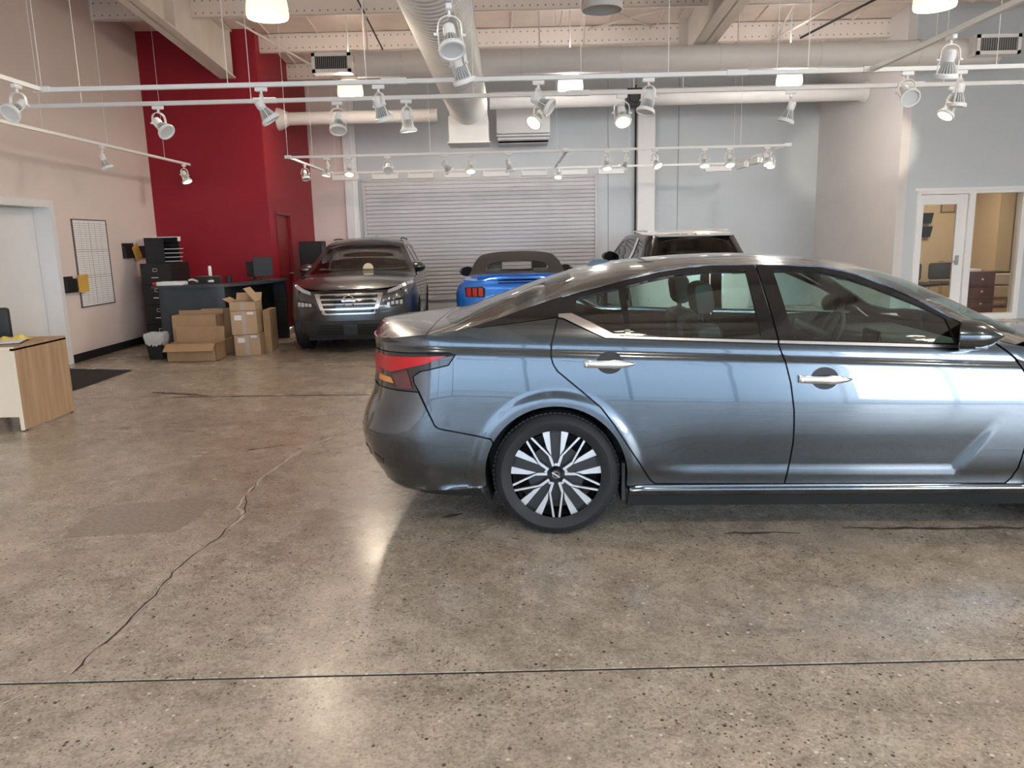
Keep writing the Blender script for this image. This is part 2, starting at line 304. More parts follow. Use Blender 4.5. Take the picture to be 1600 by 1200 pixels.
# ---------------------------------------------------------------- ceiling
ce = struct(bpy.data.objects.new('ceiling', None)); COL.objects.link(ce); ce['label'] = 'sloping painted metal roof deck on steel joists'
m = MB(); m._add([Vector(p) for p in ((LX-.3, SY-.4, deck(SY-.4)), (EX+.3, SY-.4, deck(SY-.4)), (EX+.3, BY+.3, deck(BY+.3)), (LX-.3, BY+.3, deck(BY+.3)))], [(0, 1, 2, 3)])
r = bmesh.ops.extrude_face_region(m.bm, geom=m.bm.faces[:]); bmesh.ops.translate(m.bm, vec=(0, 0, .12), verts=[v for v in r['geom'] if isinstance(v, bmesh.types.BMVert)])
m.build('roof_deck', 'deck', ce, 0)
rb = MB(); rb.prism([(-.02, 0), (.02, 0), (.012, -.03), (-.012, -.03)], SY, BY, lambda a, b, d: (a, d, deck(d)+b+.002)); rb = rb.mesh('deck_rib', 'deck', 0)
for i in range(22): put('deck_rib', rb, ce, (-5.6+i*.82, 0, 0))
jm = MB(); jm.box(-9.55, -.006, -.15, 9.55, .006, .15); jm.box(-9.55, -.006, .138, 9.55, .07, .15); jm.box(-9.55, -.006, -.15, 9.55, .07, -.138); jm = jm.mesh('joist', 'joist', 0)
for i in range(13):
    y = 15.45-i*1.625; put('joist', jm, ce, (3.45, y, deck(y)-.16))
# girders along the room
def girder(x, w=.26):
    g = MB(); d0 = .78
    for (za, zb, hw_) in ((-.02, -.05, w/2), (-d0, -d0+.03, w/2)):
        g.prism([(-hw_, za), (hw_, za), (hw_, zb), (-hw_, zb)], SY, RY-.02, lambda a, b, d: (x+a, d, deck(d)+b-.0))
    g.prism([(-.012, -.03), (.012, -.03), (.012, -d0), (-.012, -d0)], SY, RY-.02, lambda a, b, d: (x+a, d, deck(d)+b))
    for k in range(9):
        y = RY-.1-k*2.2; g.box(x-w/2+.01, y-.006, deck(y)-d0+.02, x+w/2-.01, y+.006, deck(y)-.03)
    return g
girder(-4.62).build('girder', 'steel_beam', ce, 0)
girder(3.05, .34).build('girder', 'steel_beam', ce, 0)
# sway braces and conduits under the deck
def rod(p0, p1, r=.012, m='steel_beam', nm='brace_rod'): MB().tube([p0, p1], r, 6).build(nm, m, ce)
for x in (-2.05, -.75, 1.35, 4.6):
    for y in (13.83, 12.2):
        rod((x, y, deck(y)-.30), (x-.12, y-1.5, deck(y-1.5)-.05), .014, 'dark_plastic' if x < -1 else 'steel_beam')
for s in (-1, 1): rod((2.0+s*.55, 12.2, deck(12.2)-.3), (2.0-s*.55, 13.83, deck(13.83)-.06), .016)
rod((-4.0, 12.3, 4.85), (-3.1, 15.4, 4.55), .02); rod((5.4, 10.6, 4.98), (4.5, 13.7, 4.72), .022); rod((6.2, 9.2, 5.05), (4.9, 13.5, 4.7), .018, 'dark_plastic')
# columns on the back wall
co = MB(); co.box(-3.40, BY-.10, 0, -3.25, BY, 5.0); co.box(-3.25, BY-.03, 0, -3.14, BY, 5.0)
struct(co.build('trim_1', 'white_paint', None, 0), 'white boxed pilaster beside the shutter')
co = MB(); co.box(2.72, BY-.22, 0, 3.08, BY, 4.0, bev=.01); struct(co.build('trim_2', 'white_paint', None, 0), 'white steel column on the back wall')
co = MB(); co.tube([(2.70, BY-.03, 0), (2.70, BY-.03, 4.6)], .016, 8); struct(co.build('trim_3', 'dark_plastic', None), 'dark conduit beside the white column')
# floor cracks and stains
def strip(pts, ws, nm, m, z=.0016):
    mb = MB(); pts = [Vector((*p, z)) for p in pts]
    fine = []
    for i in range(len(pts)-1):
        k = max(2, int((pts[i+1]-pts[i]).length/.06))
        for j in range(k): fine.append(pts[i].lerp(pts[i+1], j/k))
    fine.append(pts[-1]); L_ = []; R_ = []
    for i, p in enumerate(fine):
        d = (fine[min(len(fine)-1, i+1)]-fine[max(0, i-1)]).normalized(); n = Vector((-d.y, d.x, 0))
        w = ws*random.uniform(.35, 1.1)*(.3 if i in (0, len(fine)-1) else 1); j = Vector((random.uniform(-.01, .01), random.uniform(-.01, .01), 0))
        L_.append(p+j+n*w); R_.append(p+j-n*w)
    for i in range(len(fine)-1): mb.quad(L_[i], R_[i], R_[i+1], L_[i+1])
    o = mb.build(nm, m, fl, 0); return o
# floor marks
fp = MB(); fp.quad((-2.50, 4.03, .0012), (-1.90, 4.09, .0012), (-1.86, 4.35, .0012), (-1.88, 4.62, .0012), (-2.47, 4.58, .0012), (-2.56, 4.3, .0012)); fp.build('floor_patch', 'floor_patch', fl, 0)
strip([(-1.9, 2.35), (-1.75, 2.56)], .008, 'crack_line', 'crack')
strip([(-1.69, 2.61), (-1.67, 2.94), (-1.66, 3.29), (-1.68, 3.6), (-1.62, 4.02), (-1.60, 4.30), (-1.68, 4.45), (-1.71, 4.67), (-1.72, 5.07), (-1.66, 5.59), (-1.48, 6.18)], .013, 'crack_line', 'crack')
strip([(-1.69, 2.63), (-1.67, 2.94), (-1.66, 3.29), (-1.68, 3.6), (-1.62, 4.02), (-1.61, 4.37), (-1.71, 4.67), (-1.73, 5.07)], .004, 'crack_line', 'joint', .0024)
strip([(-1.70, 5.4), (-1.45, 5.75), (-1.0, 6.0)], .006, 'crack_line', 'crack'); strip([(-2.09, 5.75), (-1.79, 5.91)], .012, 'floor_stain', 'stain')
strip([(-3.95, 8.30), (-3.2, 8.0)], .05, 'floor_stain', 'stain'); strip([(-3.6, 7.98), (-1.46, 7.86)], .03, 'floor_stain', 'stain')
strip([(1.10, 3.86), (1.5, 3.84)], .016, 'floor_stain', 'stain'); strip([(1.75, 3.90), (2.15, 3.86), (2.7, 3.83)], .018, 'floor_stain', 'stain'); strip([(-.42, 4.2), (-.30, 4.25)], .02, 'floor_stain', 'stain'); strip([(-.02, 3.86), (.03, 3.85)], .012, 'floor_stain', 'stain')
for k in range(26):
    x, y = random.uniform(-3.9, -.9), random.choice((random.uniform(5.6, 7.8), random.uniform(8.1, 9.7))); l = random.uniform(.04, .25)
    strip([(x, y), (x+l, y+random.uniform(-.03, .03))], random.uniform(.004, .012), 'floor_stain', 'stain')
# ---------------------------------------------------------------- air ducts
ad = thing('air_duct', 'big white spiral duct coming overhead into a cross duct with end grilles', 'duct', (-.66, 12.35, 3.90))
def ridged(y0, y1, R, step=.14):
    pr = []; y = y0
    while y < y1:
        pr += [(R, y), (R, y+step-.03), (R+.012, y+step-.020), (R+.012, y+step-.008)]; y += step
    return pr
m = MB(); m.lathe(ridged(-4.5, 14.15, .34, .115), 40, Matrix.Translation((0, -12.35, 0)) @ Matrix.Rotation(-math.pi/2, 4, 'X'), cap=False); m.build('spiral_duct', 'duct', ad, 40)
m = MB(); pts = [(0, 1.75+.42*math.sin(a*math.pi/12), -.42+.42*math.cos(a*math.pi/12)) for a in range(7)]; m.tube(pts, .339, 40); m.build('elbow', 'duct', ad, 40)
BX(-.35, 1.80, -.65, .35, 2.52, -.20, bev=.01).build('outlet_box', 'duct', ad, 30); BX(-.375, 1.77, -.66, .375, 2.55, -.635).build('outlet_flange', 'white_paint', ad, 0)
m = MB(); m.tube([(-1.57, 0, .30), (8.13, 0, .27)], .185, 32); m.build('cross_duct', 'duct_white', ad, 40)
m = MB()
for x in (-.9, .9, 2.4, 3.9, 5.4, 6.9): m.tube([(x, 0, .296-x*.003), (x+.03, 0, .296-x*.003)], .192, 32)
m.build('duct_band', 'duct', ad, 40)['kind'] = 'stuff'
def grille(parent, x, z, y, w=.58, h=.28, tilt=0):
    g = MB(); g.box(x-w/2, y-.20, z-h/2, x+w/2, y, z+h/2, bev=.006); o = g.build('grille_box', 'white_paint', parent, 30)
    f = MB()
    for a in ((x-w/2, z-h/2, x-w/2+.05, z+h/2), (x+w/2-.05, z-h/2, x+w/2, z+h/2), (x-w/2, z-h/2, x+w/2, z-h/2+.05), (x-w/2, z+h/2-.05, x+w/2, z+h/2)): f.box(a[0], y-.225, a[1], a[2], y-.20, a[3])
    f.build('grille_frame', 'white_gloss', o, 0); BX(x-w/2+.05, y-.206, z-h/2+.05, x+w/2-.05, y-.20, z+h/2-.05).build('grille_dark', 'black', o, 0)
    vm = MB(); vm.box(-.003, -.02, -h/2+.05, .003, 0, h/2-.05, mtx=Matrix.Rotation(.5, 4, 'Z')); vm = vm.mesh('vane', 'grille_grey', 0)
    for i in range(16): put('vane', vm, o, (x-w/2+.07+i*(w-.14)/15, y-.203, z))
grille(ad, -1.91, .295, -.02); grille(ad, 7.93, .295, -.16, .65)
m = MB()
for x, y in ((-1.4, 0), (1.2, 0), (4.2, 0), (7.2, 0)): m.tube([(x, y, .5), (x, y, deck(12.35)-3.85)], .012, 6)
m.build('hanger_rods', 'steel_beam', ad)['kind'] = 'stuff'
pd = thing('duct_pipe', 'thin pinkish duct pipe running from the red side wall', 'duct', (RX, 14.62, 3.79))
MB().lathe([(.115, .18), (.115, 2.9)], 24, Matrix.Rotation(math.pi/2, 4, 'Y')).build('pipe', 'duct_white', pd, 40); MB().lathe([(.20, .003), (.19, .05), (.125, .18), (.115, .2)], 24, Matrix.Rotation(math.pi/2, 4, 'Y')).build('collar', 'duct_white', pd, 40)
pd = thing('duct_pipe', 'long white round duct below the cross duct ending at the block return wall', 'duct', (-.28, 14.62, 4.02))
MB().lathe([(.15, .003), (.15, SX+.27)], 28, Matrix.Rotation(math.pi/2, 4, 'Y')).build('pipe', 'duct_white', pd, 40); MB().lathe([(.15, SX+.18), (.20, SX+.275)], 28, Matrix.Rotation(math.pi/2, 4, 'Y'), cap=False).build('collar', 'duct_white', pd, 40)
m = MB(); m.tube([(3.5, 0, .15), (3.5, 0, deck(14.6)-4.02)], .012, 6); m.build('hanger_rod', 'steel_beam', pd)
# wall heater on the back wall
ht = thing('wall_heater', 'white boxed unit heater with louvres high on the back wall', 'heater', (.35, BY, 3.47))
BX(-.54, -.62, .16, .54, 0, .66, bev=.012).build('case', 'white_gloss', ht, 30)
for i in range(3): BX(-.54+.02*i, -.60+.03*i, .11-.06*i, .54-.02*i, -.05, .145-.06*i, mtx=None).build('louvre', 'white_paint', ht, 0)
BX(-.50, -.54, -.03, .50, -.02, .16).build('heater_core', 'grille_grey', ht, 0)
sk = thing('speaker', 'small black loudspeaker under the cross duct', 'speaker', (2.25, 14.1, 3.95)); BX(-.14, -.12, -.2, .14, .12, .12, bev=.02).build('cabinet', 'black', sk, 30)
m = MB(); m.lathe([(.0005, .0), (.09, .0), (.10, .02)], 20, Matrix.Translation((0, -.125, -.03)) @ Matrix.Rotation(math.pi/2, 4, 'X'), cap=False); m.build('cone', 'dark_plastic', sk); m = MB(); m.tube([(0, 0, .1), (0, 0, deck(14.1)-3.95)], .01, 6); m.build('hanger', 'steel_beam', sk)
# ---------------------------------------------------------------- pendants
def pendant(x, y, z, state, label):
    t = thing('pendant_lamp', label, 'lamp', (x, y, z), 0, 'high bay pendant lamps')
    sh_ = {'warm': 'pendant_lit', 'white': 'pendant_white', 'off': 'pendant_off'}[state]
    MB().lathe([(.195, .0), (.205, .02), (.203, .08), (.192, .16), (.160, .22), (.155, .22), (.186, .155), (.195, .08), (.196, .02)], 32, cap=False).build('shade', sh_, t, 40)
    MB().lathe([(.0005, .22), (.16, .22), (.14, .26), (.10, .28), (.10, .44), (.05, .48), (.0005, .48)], 24).build('ballast_housing', 'white_paint', t, 40)
    MB().lathe([(.0005, .10), (.045, .11), (.055, .16), (.03, .20), (.03, .22)], 16, cap=False).build('bulb', 'bulb' if state != 'off' else 'bulb_off', t, 60)
    MB().tube([(0, 0, .47), (0, 0, deck(y)-z)], .012, 8).build('stem', 'white_paint', t)
    if state != 'off':
        l = bpy.data.lights.new('pendant_light', 'POINT'); l.energy = PENDANT_W; l.shadow_soft_size = .15; l.color = (1, .86, .70) if state == 'warm' else (1, .95, .90)
        lo = bpy.data.objects.new('pendant_light', l); COL.objects.link(lo); lo.parent = t; lo.location = (0, 0, -.06)
        l2 = bpy.data.lights.new('added_uplight', 'POINT'); l2.energy = UP_W; l2.shadow_soft_size = .12; l2.color = l.color  # added point over the shade, brightens the ceiling as upward leak from the lamp
        lo = bpy.data.objects.new('added_uplight', l2); COL.objects.link(lo); lo.parent = t; lo.location = (0, 0, .62)
PZ = 3.76
pendant(-2.32, 8.13, PZ, 'warm', 'warm lit pendant at the top left before the red wall')
pendant(.98, 8.15, PZ, 'off', 'unlit grey pendant at the top centre of the ceiling')
pendant(4.38, 8.35, PZ, 'warm', 'warm lit pendant at the top right above the angled track')
pendant(-2.47, 12.95, PZ+.11, 'warm', 'small warm lit pendant below the left end grille')
pendant(1.05, 12.95, PZ+.11, 'white', 'small white lit pendant seen between the two front tracks, middle one')
pendant(4.55, 12.95, PZ+.11, 'white', 'small white lit pendant between the front tracks on the right')
for x, w_ in ((-2.33, 'left'), (1.0, 'middle'), (4.36, 'right')): pendant(x, 4.1, PZ+.1, 'warm' if x > 3 else 'off', f'{"warm lit" if x > 3 else "unlit"} pendant in the row above the sedan, {w_} one')
for x, w_ in ((-2.33, 'left'), (1.0, 'middle'), (4.36, 'right')): pendant(x, .1, PZ+.3, 'warm', f'warm lit pendant in the row nearest the storefront, {w_} one')
for y, w_ in ((8.2, 'further'), (4.1, 'nearer')): pendant(7.7, y, PZ, 'warm', f'warm lit pendant right of the sedan, {w_} one')
# ---------------------------------------------------------------- lighting tracks
ZT = 2.9
def rail(parent, p0, p1):
    p0, p1 = Vector(p0), Vector(p1); d = p1-p0; L = d.length; a = math.atan2(d.y, d.x)
    mt = Matrix.Translation(p0) @ Matrix.Rotation(a, 4, 'Z'); m = MB()
    m.box(0, -.018, 0, L, .018, .034, mtx=mt); m.box(0, -.020, -.002, L, -.012, .004, mtx=mt); m.box(0, .012, -.002, L, .020, .004, mtx=mt)
    return m.build('rail', 'track_white', parent, 0)
def wire(parent, x, y):
    o = parent.location; MB().tube([(x-o.x, y-o.y, .034), (x-o.x, y-o.y, deck(y)-o.z-.02)], .0035, 6).build('suspension_wire', 'white_gloss', parent)
def connector(parent, x, y, l=.14, along='x'):
    o = parent.location; a, b = (l/2, .024) if along == 'x' else (.024, l/2)
    BX(x-o.x-a, y-o.y-b, -.006, x-o.x+a, y-o.y+b, .044, bev=.004).build('connector', 'track_white', parent, 0)
AY, B_Y = 6.98, 7.74
tA = thing('light_track', 'nearer of the two long white tracks with three branches toward the viewer', 'light track', (0, AY, ZT))
rail(tA, (-3.98, 0, 0), (6.6, 0, 0)); rail(tA, (-3.98, 0, 0), (-3.98, -5.5, 0)); rail(tA, (-.31, 0, 0), (-.31, -5.5, 0)); rail(tA, (3.15, 0, 0), (3.15, -5.5, 0))
for x in (-3.98, -2.38, -1.19, 1.41, 2.61, 4.23): wire(tA, x, AY)
for x in (-3.98, -.31, 3.15): connector(tA, x, AY); wire(tA, x, 3.4)
connector(tA, -.95, AY, .22); connector(tA, 2.0, AY, .18)
tB = thing('light_track', 'further of the two long white tracks crossing the whole picture', 'light track', (0, B_Y, ZT))
rail(tB, (-5.2, 0, 0), (6.8, 0, 0))
for x in (-4.05, -2.43, -.3, .73, 2.6, 4.2): wire(tB, x, B_Y)
for x in (-2.3, .70, 3.9): connector(tB, x, B_Y, .22)
tL = thing('light_track', 'white track along the left wall ending before the red wall', 'light track', (-5.35, 13.45, ZT))
rail(tL, (0, 0, 0), (0, -9.0, 0))
for y in (9.3, 10.75, 12.5): wire(tL, -5.35, y)
F0, F1, FYf, FYb = -3.45, 4.45, 12.6, 15.6
tF = thing('light_track', 'distant rectangular white track hanging before the shutter', 'light track', (0, FYf, ZT-.01))
rail(tF, (F0, 0, 0), (F1, 0, 0)); rail(tF, (F0, FYb-FYf, 0), (F1, FYb-FYf, 0)); rail(tF, (F0, 0, 0), (F0, FYb-FYf, 0)); rail(tF, (F1, 0, 0), (F1, FYb-FYf, 0)); rail(tF, (.95, 0, 0), (.95, FYb-FYf, 0))
for x, y in ((F0, FYf), (F0, 14.2), (-1.2, FYf), (.8, FYf), (3.7, FYf), (F1, FYb), (F0+.1, FYb), (2.4, FYb)): wire(tF, x, y)
for x, y in ((F0, FYf), (F1, FYf), (F0, FYb), (F1, FYb), (.95, FYf), (.95, FYb)): connector(tF, x, y, .10)
# spot heads: shared meshes
def head_meshes():
    a = MB(); a.box(-.045, -.016, -.030, .045, .016, 0, bev=.004); a.tube([(0, 0, -.028), (0, 0, -.062)], .009, 10); ad_ = a.mesh('adapter', 'track_white', 30)
    y = MB()          # hoop yoke, pans about z
    pts = [(.062*math.cos(t_*math.pi/10), 0, -.105+.050*math.sin(t_*math.pi/10)) for t_ in range(11)]
    pts = [(.066, 0, -.15)]+pts+[(-.066, 0, -.15)]
    for i in range(len(pts)-1):
        p, q = Vector(pts[i]), Vector(pts[i+1]); d = (q-p); L = d.length; an = math.atan2(d.z, d.x)
        y.box(-.002, -.011, -.0025, L+.002, .011, .0025, mtx=Matrix.Translation(p) @ Matrix.Rotation(-an, 4, 'Y'))
    for s in (-1, 1): y.tube([(s*.060, 0, -.148), (s*.084, 0, -.148)], .008, 8)
    yk = y.mesh('yoke', 'track_white', 30)
    b = MB(); b.lathe([(.0005, .062), (.022, .062), (.032, .052), (.034, .012), (.030, -.002), (.030, -.012), (.0005, -.012)], 18); body = b.mesh('lamp_body', 'track_white', 40)
    f = MB()
    for k in range(18):
        an = 2*math.pi*k/18; f.prism([(.026, -.010), (.031, -.010), (.062, -.088), (.052, -.088)], -.0022, .0022, lambda p, q, d: (p*math.cos(an)-d*math.sin(an), p*math.sin(an)+d*math.cos(an), q))
    fins = f.mesh('cooling_fins', 'grille_fin', 0)
    cn = MB(); cn.lathe([(.024, -.010), (.046, -.090)], 20, cap=False); cone = cn.mesh('reflector', 'grille_grey', 40)
    r = MB(); r.lathe([(.056, -.080), (.068, -.086), (.073, -.100), (.070, -.112), (.060, -.112), (.058, -.098)], 26, cap=False)
    for s in (-1, 1):
        r.tube([(s*.066, 0, -.09), (s*.064, 0, -.02), (s*.062, 0, .003)], .0045, 6)
    rim = r.mesh('rim', 'track_white', 40)
    l = MB(); l.lathe([(.0005, -.100), (.030, -.101), (.058, -.103), (.058, -.095), (.0005, -.092)], 22); lo = l.mesh('lens', 'bulb_off', 40)
    l = MB(); l.lathe([(.0005, -.106), (.030, -.105), (.058, -.103), (.058, -.095), (.0005, -.092)], 22); li = l.mesh('lens', 'bulb', 40)
    return ad_, yk, body, fins, rim, lo, li, cone
mat('grille_fin', (.66, .68, .67), .45)
HM = head_meshes(); ORD = ['first', 'second', 'third', 'fourth', 'fifth', 'sixth', 'seventh', 'eighth', 'ninth', 'tenth', 'eleventh', 'twelfth']
def head(x, y, z, aim, lit, label, along='x', group='track spotlights', light=False, scale=1.0, watts=None, cone_deg=42):
    t = thing('track_spotlight', label, 'spotlight', (x, y, z-.003), 0, group); ad_, yk, body, fins, rim, lo, li, cone = HM
    t.scale = (scale,)*3
    put('adapter', ad_, t, rot=(0, 0, 0 if along == 'x' else math.pi/2))
    v = Vector(aim).normalized(); pan = math.atan2(v.y, v.x)+math.pi/2; tilt = math.acos(max(-1, min(1, -v.z)))
    put('yoke', yk, t, rot=(0, 0, pan))
    rot = (Matrix.Rotation(pan, 4, 'Z') @ Matrix.Rotation(-tilt, 4, 'X')).to_euler()
    b = put('lamp_body', body, t, (0, 0, -.148), rot)
    put('cooling_fins', fins, b); put('reflector', cone, b); put('rim', rim, b); put('lens', li if lit else lo, b)
    if light:
        l = bpy.data.lights.new('spot_light', 'SPOT'); l.energy = watts or SPOT_W; l.spot_size = math.radians(cone_deg); l.spot_blend = .6; l.shadow_soft_size = .05; l.color = (1, .86, .68)
        q = bpy.data.objects.new('spot_light', l); COL.objects.link(q); q.parent = b; q.location = (0, 0, -.115)
A = [(-2.1, (.5, .1, -.8), 0), (-1.09, (.28, .25, -.9), 0), (.29, (.75, -.25, -.5), 0), (1.24, (-.25, -.2, -.95), 0), (3.47, (-.1, -.8, -.5), 0), (3.93, (-.1, .1, -.95), 0)]
for i, (x, a, l) in enumerate(A): head(x, AY, ZT-.001-.003*(i == 1), a, l, f'white unlit spotlight, {ORD[i]} from the left on the nearer long track', scale=1.15)
Bh = [(-3.33, (.6, -.3, -.6), 0), (-1.61, (.05, -.45, -.85), 0), (-.95, (.1, .1, -1), 1), (.33, (-.45, -.5, -.6), 1), (1.12, (0, -.6, -.75), 1), (2.74, (-.3, .1, -.9), 0), (4.3, (-.5, -.1, -.75), 1)]
for i, (x, a, l) in enumerate(Bh): head(x, B_Y, ZT, a, l, f'white {"glowing" if l else "unlit"} spotlight, {ORD[i]} from the left on the further long track', light=bool(l), scale=1.15)
head(5.6, B_Y, ZT, (.125, 1, .03), 1, 'white glowing spotlight at the right end of the further long track', light=True, scale=1.15, watts=360, cone_deg=13)
head(-3.98, 6.62, ZT, (-.15, -.75, -.55), 0, 'white spotlight facing the viewer on the left branch track at the picture edge', 'y', scale=1.15)
head(-.31, 4.75, ZT, (.12, -.5, -.85), 0, 'large white spotlight nearest the viewer at the top centre showing its lens', 'y', scale=1.1)
head(-.31, 5.52, ZT, (.3, .3, -.9), 0, 'white ribbed spotlight hanging before the spiral duct', 'y', scale=1.1)
head(3.15, 5.75, ZT, (0, .25, -.95), 0, 'white ribbed spotlight on the angled branch track at the right', 'y', scale=1.1)
head(-5.35, 10.6, ZT, (.3, .1, -.9), 0, 'white unlit spotlight on the left wall track', 'y', scale=1.15)
head(-5.35, 13.2, ZT, (.35, -.15, -.9), 1, 'glowing spotlight at the end of the left wall track before the red wall', 'y', light=True, scale=1.15)
Fh = [(-2.84, (-.2, -.1, -.9), 1), (-2.49, (0, -.4, -.9), 1), (-1.88, (.1, -.7, -.5), 0), (-.97, (.5, .2, -.7), 0), (-.57, (0, -.4, -.9), 1), (.03, (.2, 0, -.9), 0), (1.59, (0, -.3, -.9), 1), (1.89, (-.4, .2, -.8), 0), (2.35, (.3, -.4, -.7), 1), (3.13, (0, -.35, -.9), 1), (3.53, (0, -.4, -.9), 1), (4.12, (.1, -.4, -.9), 1)]
for i, (x, a, l) in enumerate(Fh): head(x, FYf, ZT-.01, a, l, f'small {"glowing" if l else "unlit"} spotlight, {ORD[i]} from the left on the distant rectangle\'s front rail', group='distant track spotlights', light=(l and i in (1, 4, 9, 11)), scale=1.1)
head(F0, 13.6, ZT-.01, (.2, -.3, -.9), 0, 'small spotlight on the left side rail of the distant rectangle', 'y', 'distant track spotlights'); head(.95, 14.6, ZT-.01, (-.1, -.4, -.9), 1, 'small glowing spotlight on the middle cross rail of the distant rectangle', 'y', 'distant track spotlights'); head(F1, 13.4, ZT-.01, (-.1, -.4, -.9), 1, 'small glowing spotlight on the right side rail of the distant rectangle', 'y', 'distant track spotlights')
wm = MB(); wm.box(-.26, -.04, -.13, .26, .05, -.03, bev=.008); w1 = wm.mesh('washer_body', 'track_white', 0); wm = MB()
wm.box(-.012, -.012, -.05, .012, .012, 0)
w2 = wm.mesh('bracket', 'track_white', 0)
for i, x in enumerate((-3.17, -2.39, -1.69, -.97, -.21, .54, 1.32, 2.05, 4.15)):
    t = thing('wall_washer', f'flat white wall washer fixture, {ORD[i]} from the left on the distant back rail', 'light fixture', (x, FYb, ZT-.01), 0, 'wall washers on the distant back rail'); put('washer_body', w1, t); put('bracket', w2, t, (-.24, 0, 0)); put('bracket', w2, t, (.24, 0, 0))
    l = bpy.data.lights.new('washer_light', 'AREA'); l.shape = 'RECTANGLE'; l.size = .5; l.size_y = .08; l.energy = WASH_W; l.color = (1, .92, .84)
    q = bpy.data.objects.new('washer_light', l); COL.objects.link(q); q.parent = t; q.location = (0, .056, -.08); q.rotation_euler = (math.radians(75), 0, 0)
for i, y in enumerate((14.2, 15.0)):
    t = thing('wall_washer', f'flat white wall washer on the right side rail of the distant rectangle, {["nearer", "further"][i]} one', 'light fixture', (F1, y, ZT-.01), math.pi/2, 'wall washers on the right side rail'); put('washer_body', w1, t); put('bracket', w2, t, (-.24, 0, 0)); put('bracket', w2, t, (.24, 0, 0))
# ---------------------------------------------------------------- left side furniture
dk = thing('office_desk', 'light oak desk with a wood grain end panel at the left edge', 'desk', (-4.29, 6.98, 0))
BX(-.035, -.395, .012, 0, .395, .735, bev=.002).build('end_panel', 'oak', dk, 0); BX(-1.7, -.395, .715, -.0, .395, .75, bev=.002).build('desktop', 'oak', dk, 0)
BX(-1.62, -.392, .13, -.035, -.37, .715).build('modesty_panel', 'oak_light', dk, 0); BX(-.036, -.398, .012, -.0, -.3955, .735).build('edge_band', 'oak_light', dk, 0); BX(-1.7, -.398, .716, 0, -.3955, .75).build('edge_band', 'oak_light', dk, 0)
BX(-1.66, -.395, .012, -1.625, .395, .715).build('end_panel', 'oak', dk, 0)
fm = MB(); fm.lathe([(.015, 0), (.015, .012)], 12); fm = fm.mesh('foot', 'dark_plastic')
for x in (-.017, -1.64):
    for y in (-.36, .36): put('foot', fm, dk, (x, y, 0))
cl = MB(); n = 14
for i in range(n):
    for j in range(8): pass
vs = []; 
for i in range(n+1):
    for j in range(7):
        u, v = i/n, j/6; e = min(u, 1-u, v, 1-v); vs.append((-.02+.26*u, .16*v, .004+(.045 if e > .01 else 0)*(.6+.35*math.sin(u*9+v*4)+.2*math.sin(v*7))*min(1, e*5)))
cl._add(vs, [(i*7+j, (i+1)*7+j, (i+1)*7+j+1, i*7+j+1) for i in range(n) for j in range(6)])
tag(cl.build('cloth', 'yellow_cloth', None, 60, (-4.72, 7.06, .75)), 'crumpled yellow cloth lying on the oak desk', 'cloth')
t = thing('clipboard', 'dark clipboard with white papers on the oak desk', 'clipboard', (-4.62, 6.88, .75), .35); BX(-.28, -.15, 0, .22, .15, .008).build('board', 'black', t, 0); BX(-.12, -.145, .008, .20, .12, .014).build('sheets', 'paper', t, 0)
ch = thing('office_chair', 'black office chair backrest cut off at the left picture edge', 'chair', (-5.33, 7.78, 0), .2)
BX(-.24, -.03, .55, .24, .05, 1.0, bev=.03, seg=2).build('backrest', 'dark_plastic', ch, 40); BX(-.24, .0, .42, .24, .46, .50, bev=.03, seg=2).build('seat', 'chair_fabric', ch, 40); MB().tube([(0, .22, .08), (0, .22, .43)], .03, 10).build('post', 'dark_plastic', ch)
MB().tube([(0, .12, .44), (0, -.02, .44), (0, -.04, .60)], .02, 8).build('back_bracket', 'dark_plastic', ch)
for k in range(5):
    a = k*2*math.pi/5; lg = MB().tube([(0, .22, .10), (.27*math.cos(a), .22+.27*math.sin(a), .06)], .018, 8).build('leg', 'dark_plastic', ch); MB().lathe([(.0005, -.025), (.03, -.025), (.03, .025), (.0005, .025)], 12, Matrix.Translation((.27*math.cos(a), .22+.27*math.sin(a), .03)) @ Matrix.Rotation(math.pi/2, 4, 'X')).build('castor', 'black', lg)
fmx = MB(); fmx.prism([(-5.94, 9.1), (-4.93, 8.30), (-4.92, 9.84), (-5.86, 10.08)], .0, .008, lambda a, b, d: (a, b, d)); tag(fmx.build('floor_mat', 'mat_black', None, 0), 'black floor mat before the white door', 'mat')
# planner board
wb_ = thing('planner_board', 'white ruled planner board in a thin dark frame on the left wall', 'board', (LX, 11.435, .75))
BX(0, -.455, 0, .012, .455, 1.222).build('sheet', 'paper', wb_, 0)
fr = MB()
for a in ((-.465, -.01, -.450, 1.232), (.450, -.01, .465, 1.232), (-.465, -.01, .465, .005), (-.465, 1.217, .465, 1.232)): fr.box(0, a[0], a[1], .02, a[2], a[3])
fr.build('frame', 'grid_ink', wb_, 0); ln = MB()
for i in range(38): z = .03+i*.0308; ln.box(.012, -.45, z, .0128, .45, z+(.006 if i in (12, 13, 24, 25) else .0028))
for y, w in ((-.27, .002), (-.13, .002), (-.03, .006), (.13, .002), (.28, .002)): ln.box(.012, y, .03, .013, y+w, 1.2)
ln.build('ruled_lines', 'grid_ink', wb_, 0)['kind'] = 'stuff'
def wall_file(name, lab, y, z, w, h, d=.09):
    t = thing(name, lab, 'file holder', (LX, y, z)); m = MB(); m.box(0, -w/2, 0, .006, w/2, h); m.box(0, -w/2, 0, d*.6, w/2, .006); m.box(d*.6-.0, -w/2, 0, d*.6+.006, w/2, h*.8, mtx=Matrix.Identity(4)); m.box(0, -w/2, 0, d*.6, -w/2+.005, h*.85); m.box(0, w/2-.005, 0, d*.6, w/2, h*.85); m.build('pocket', 'black', t, 0); return t
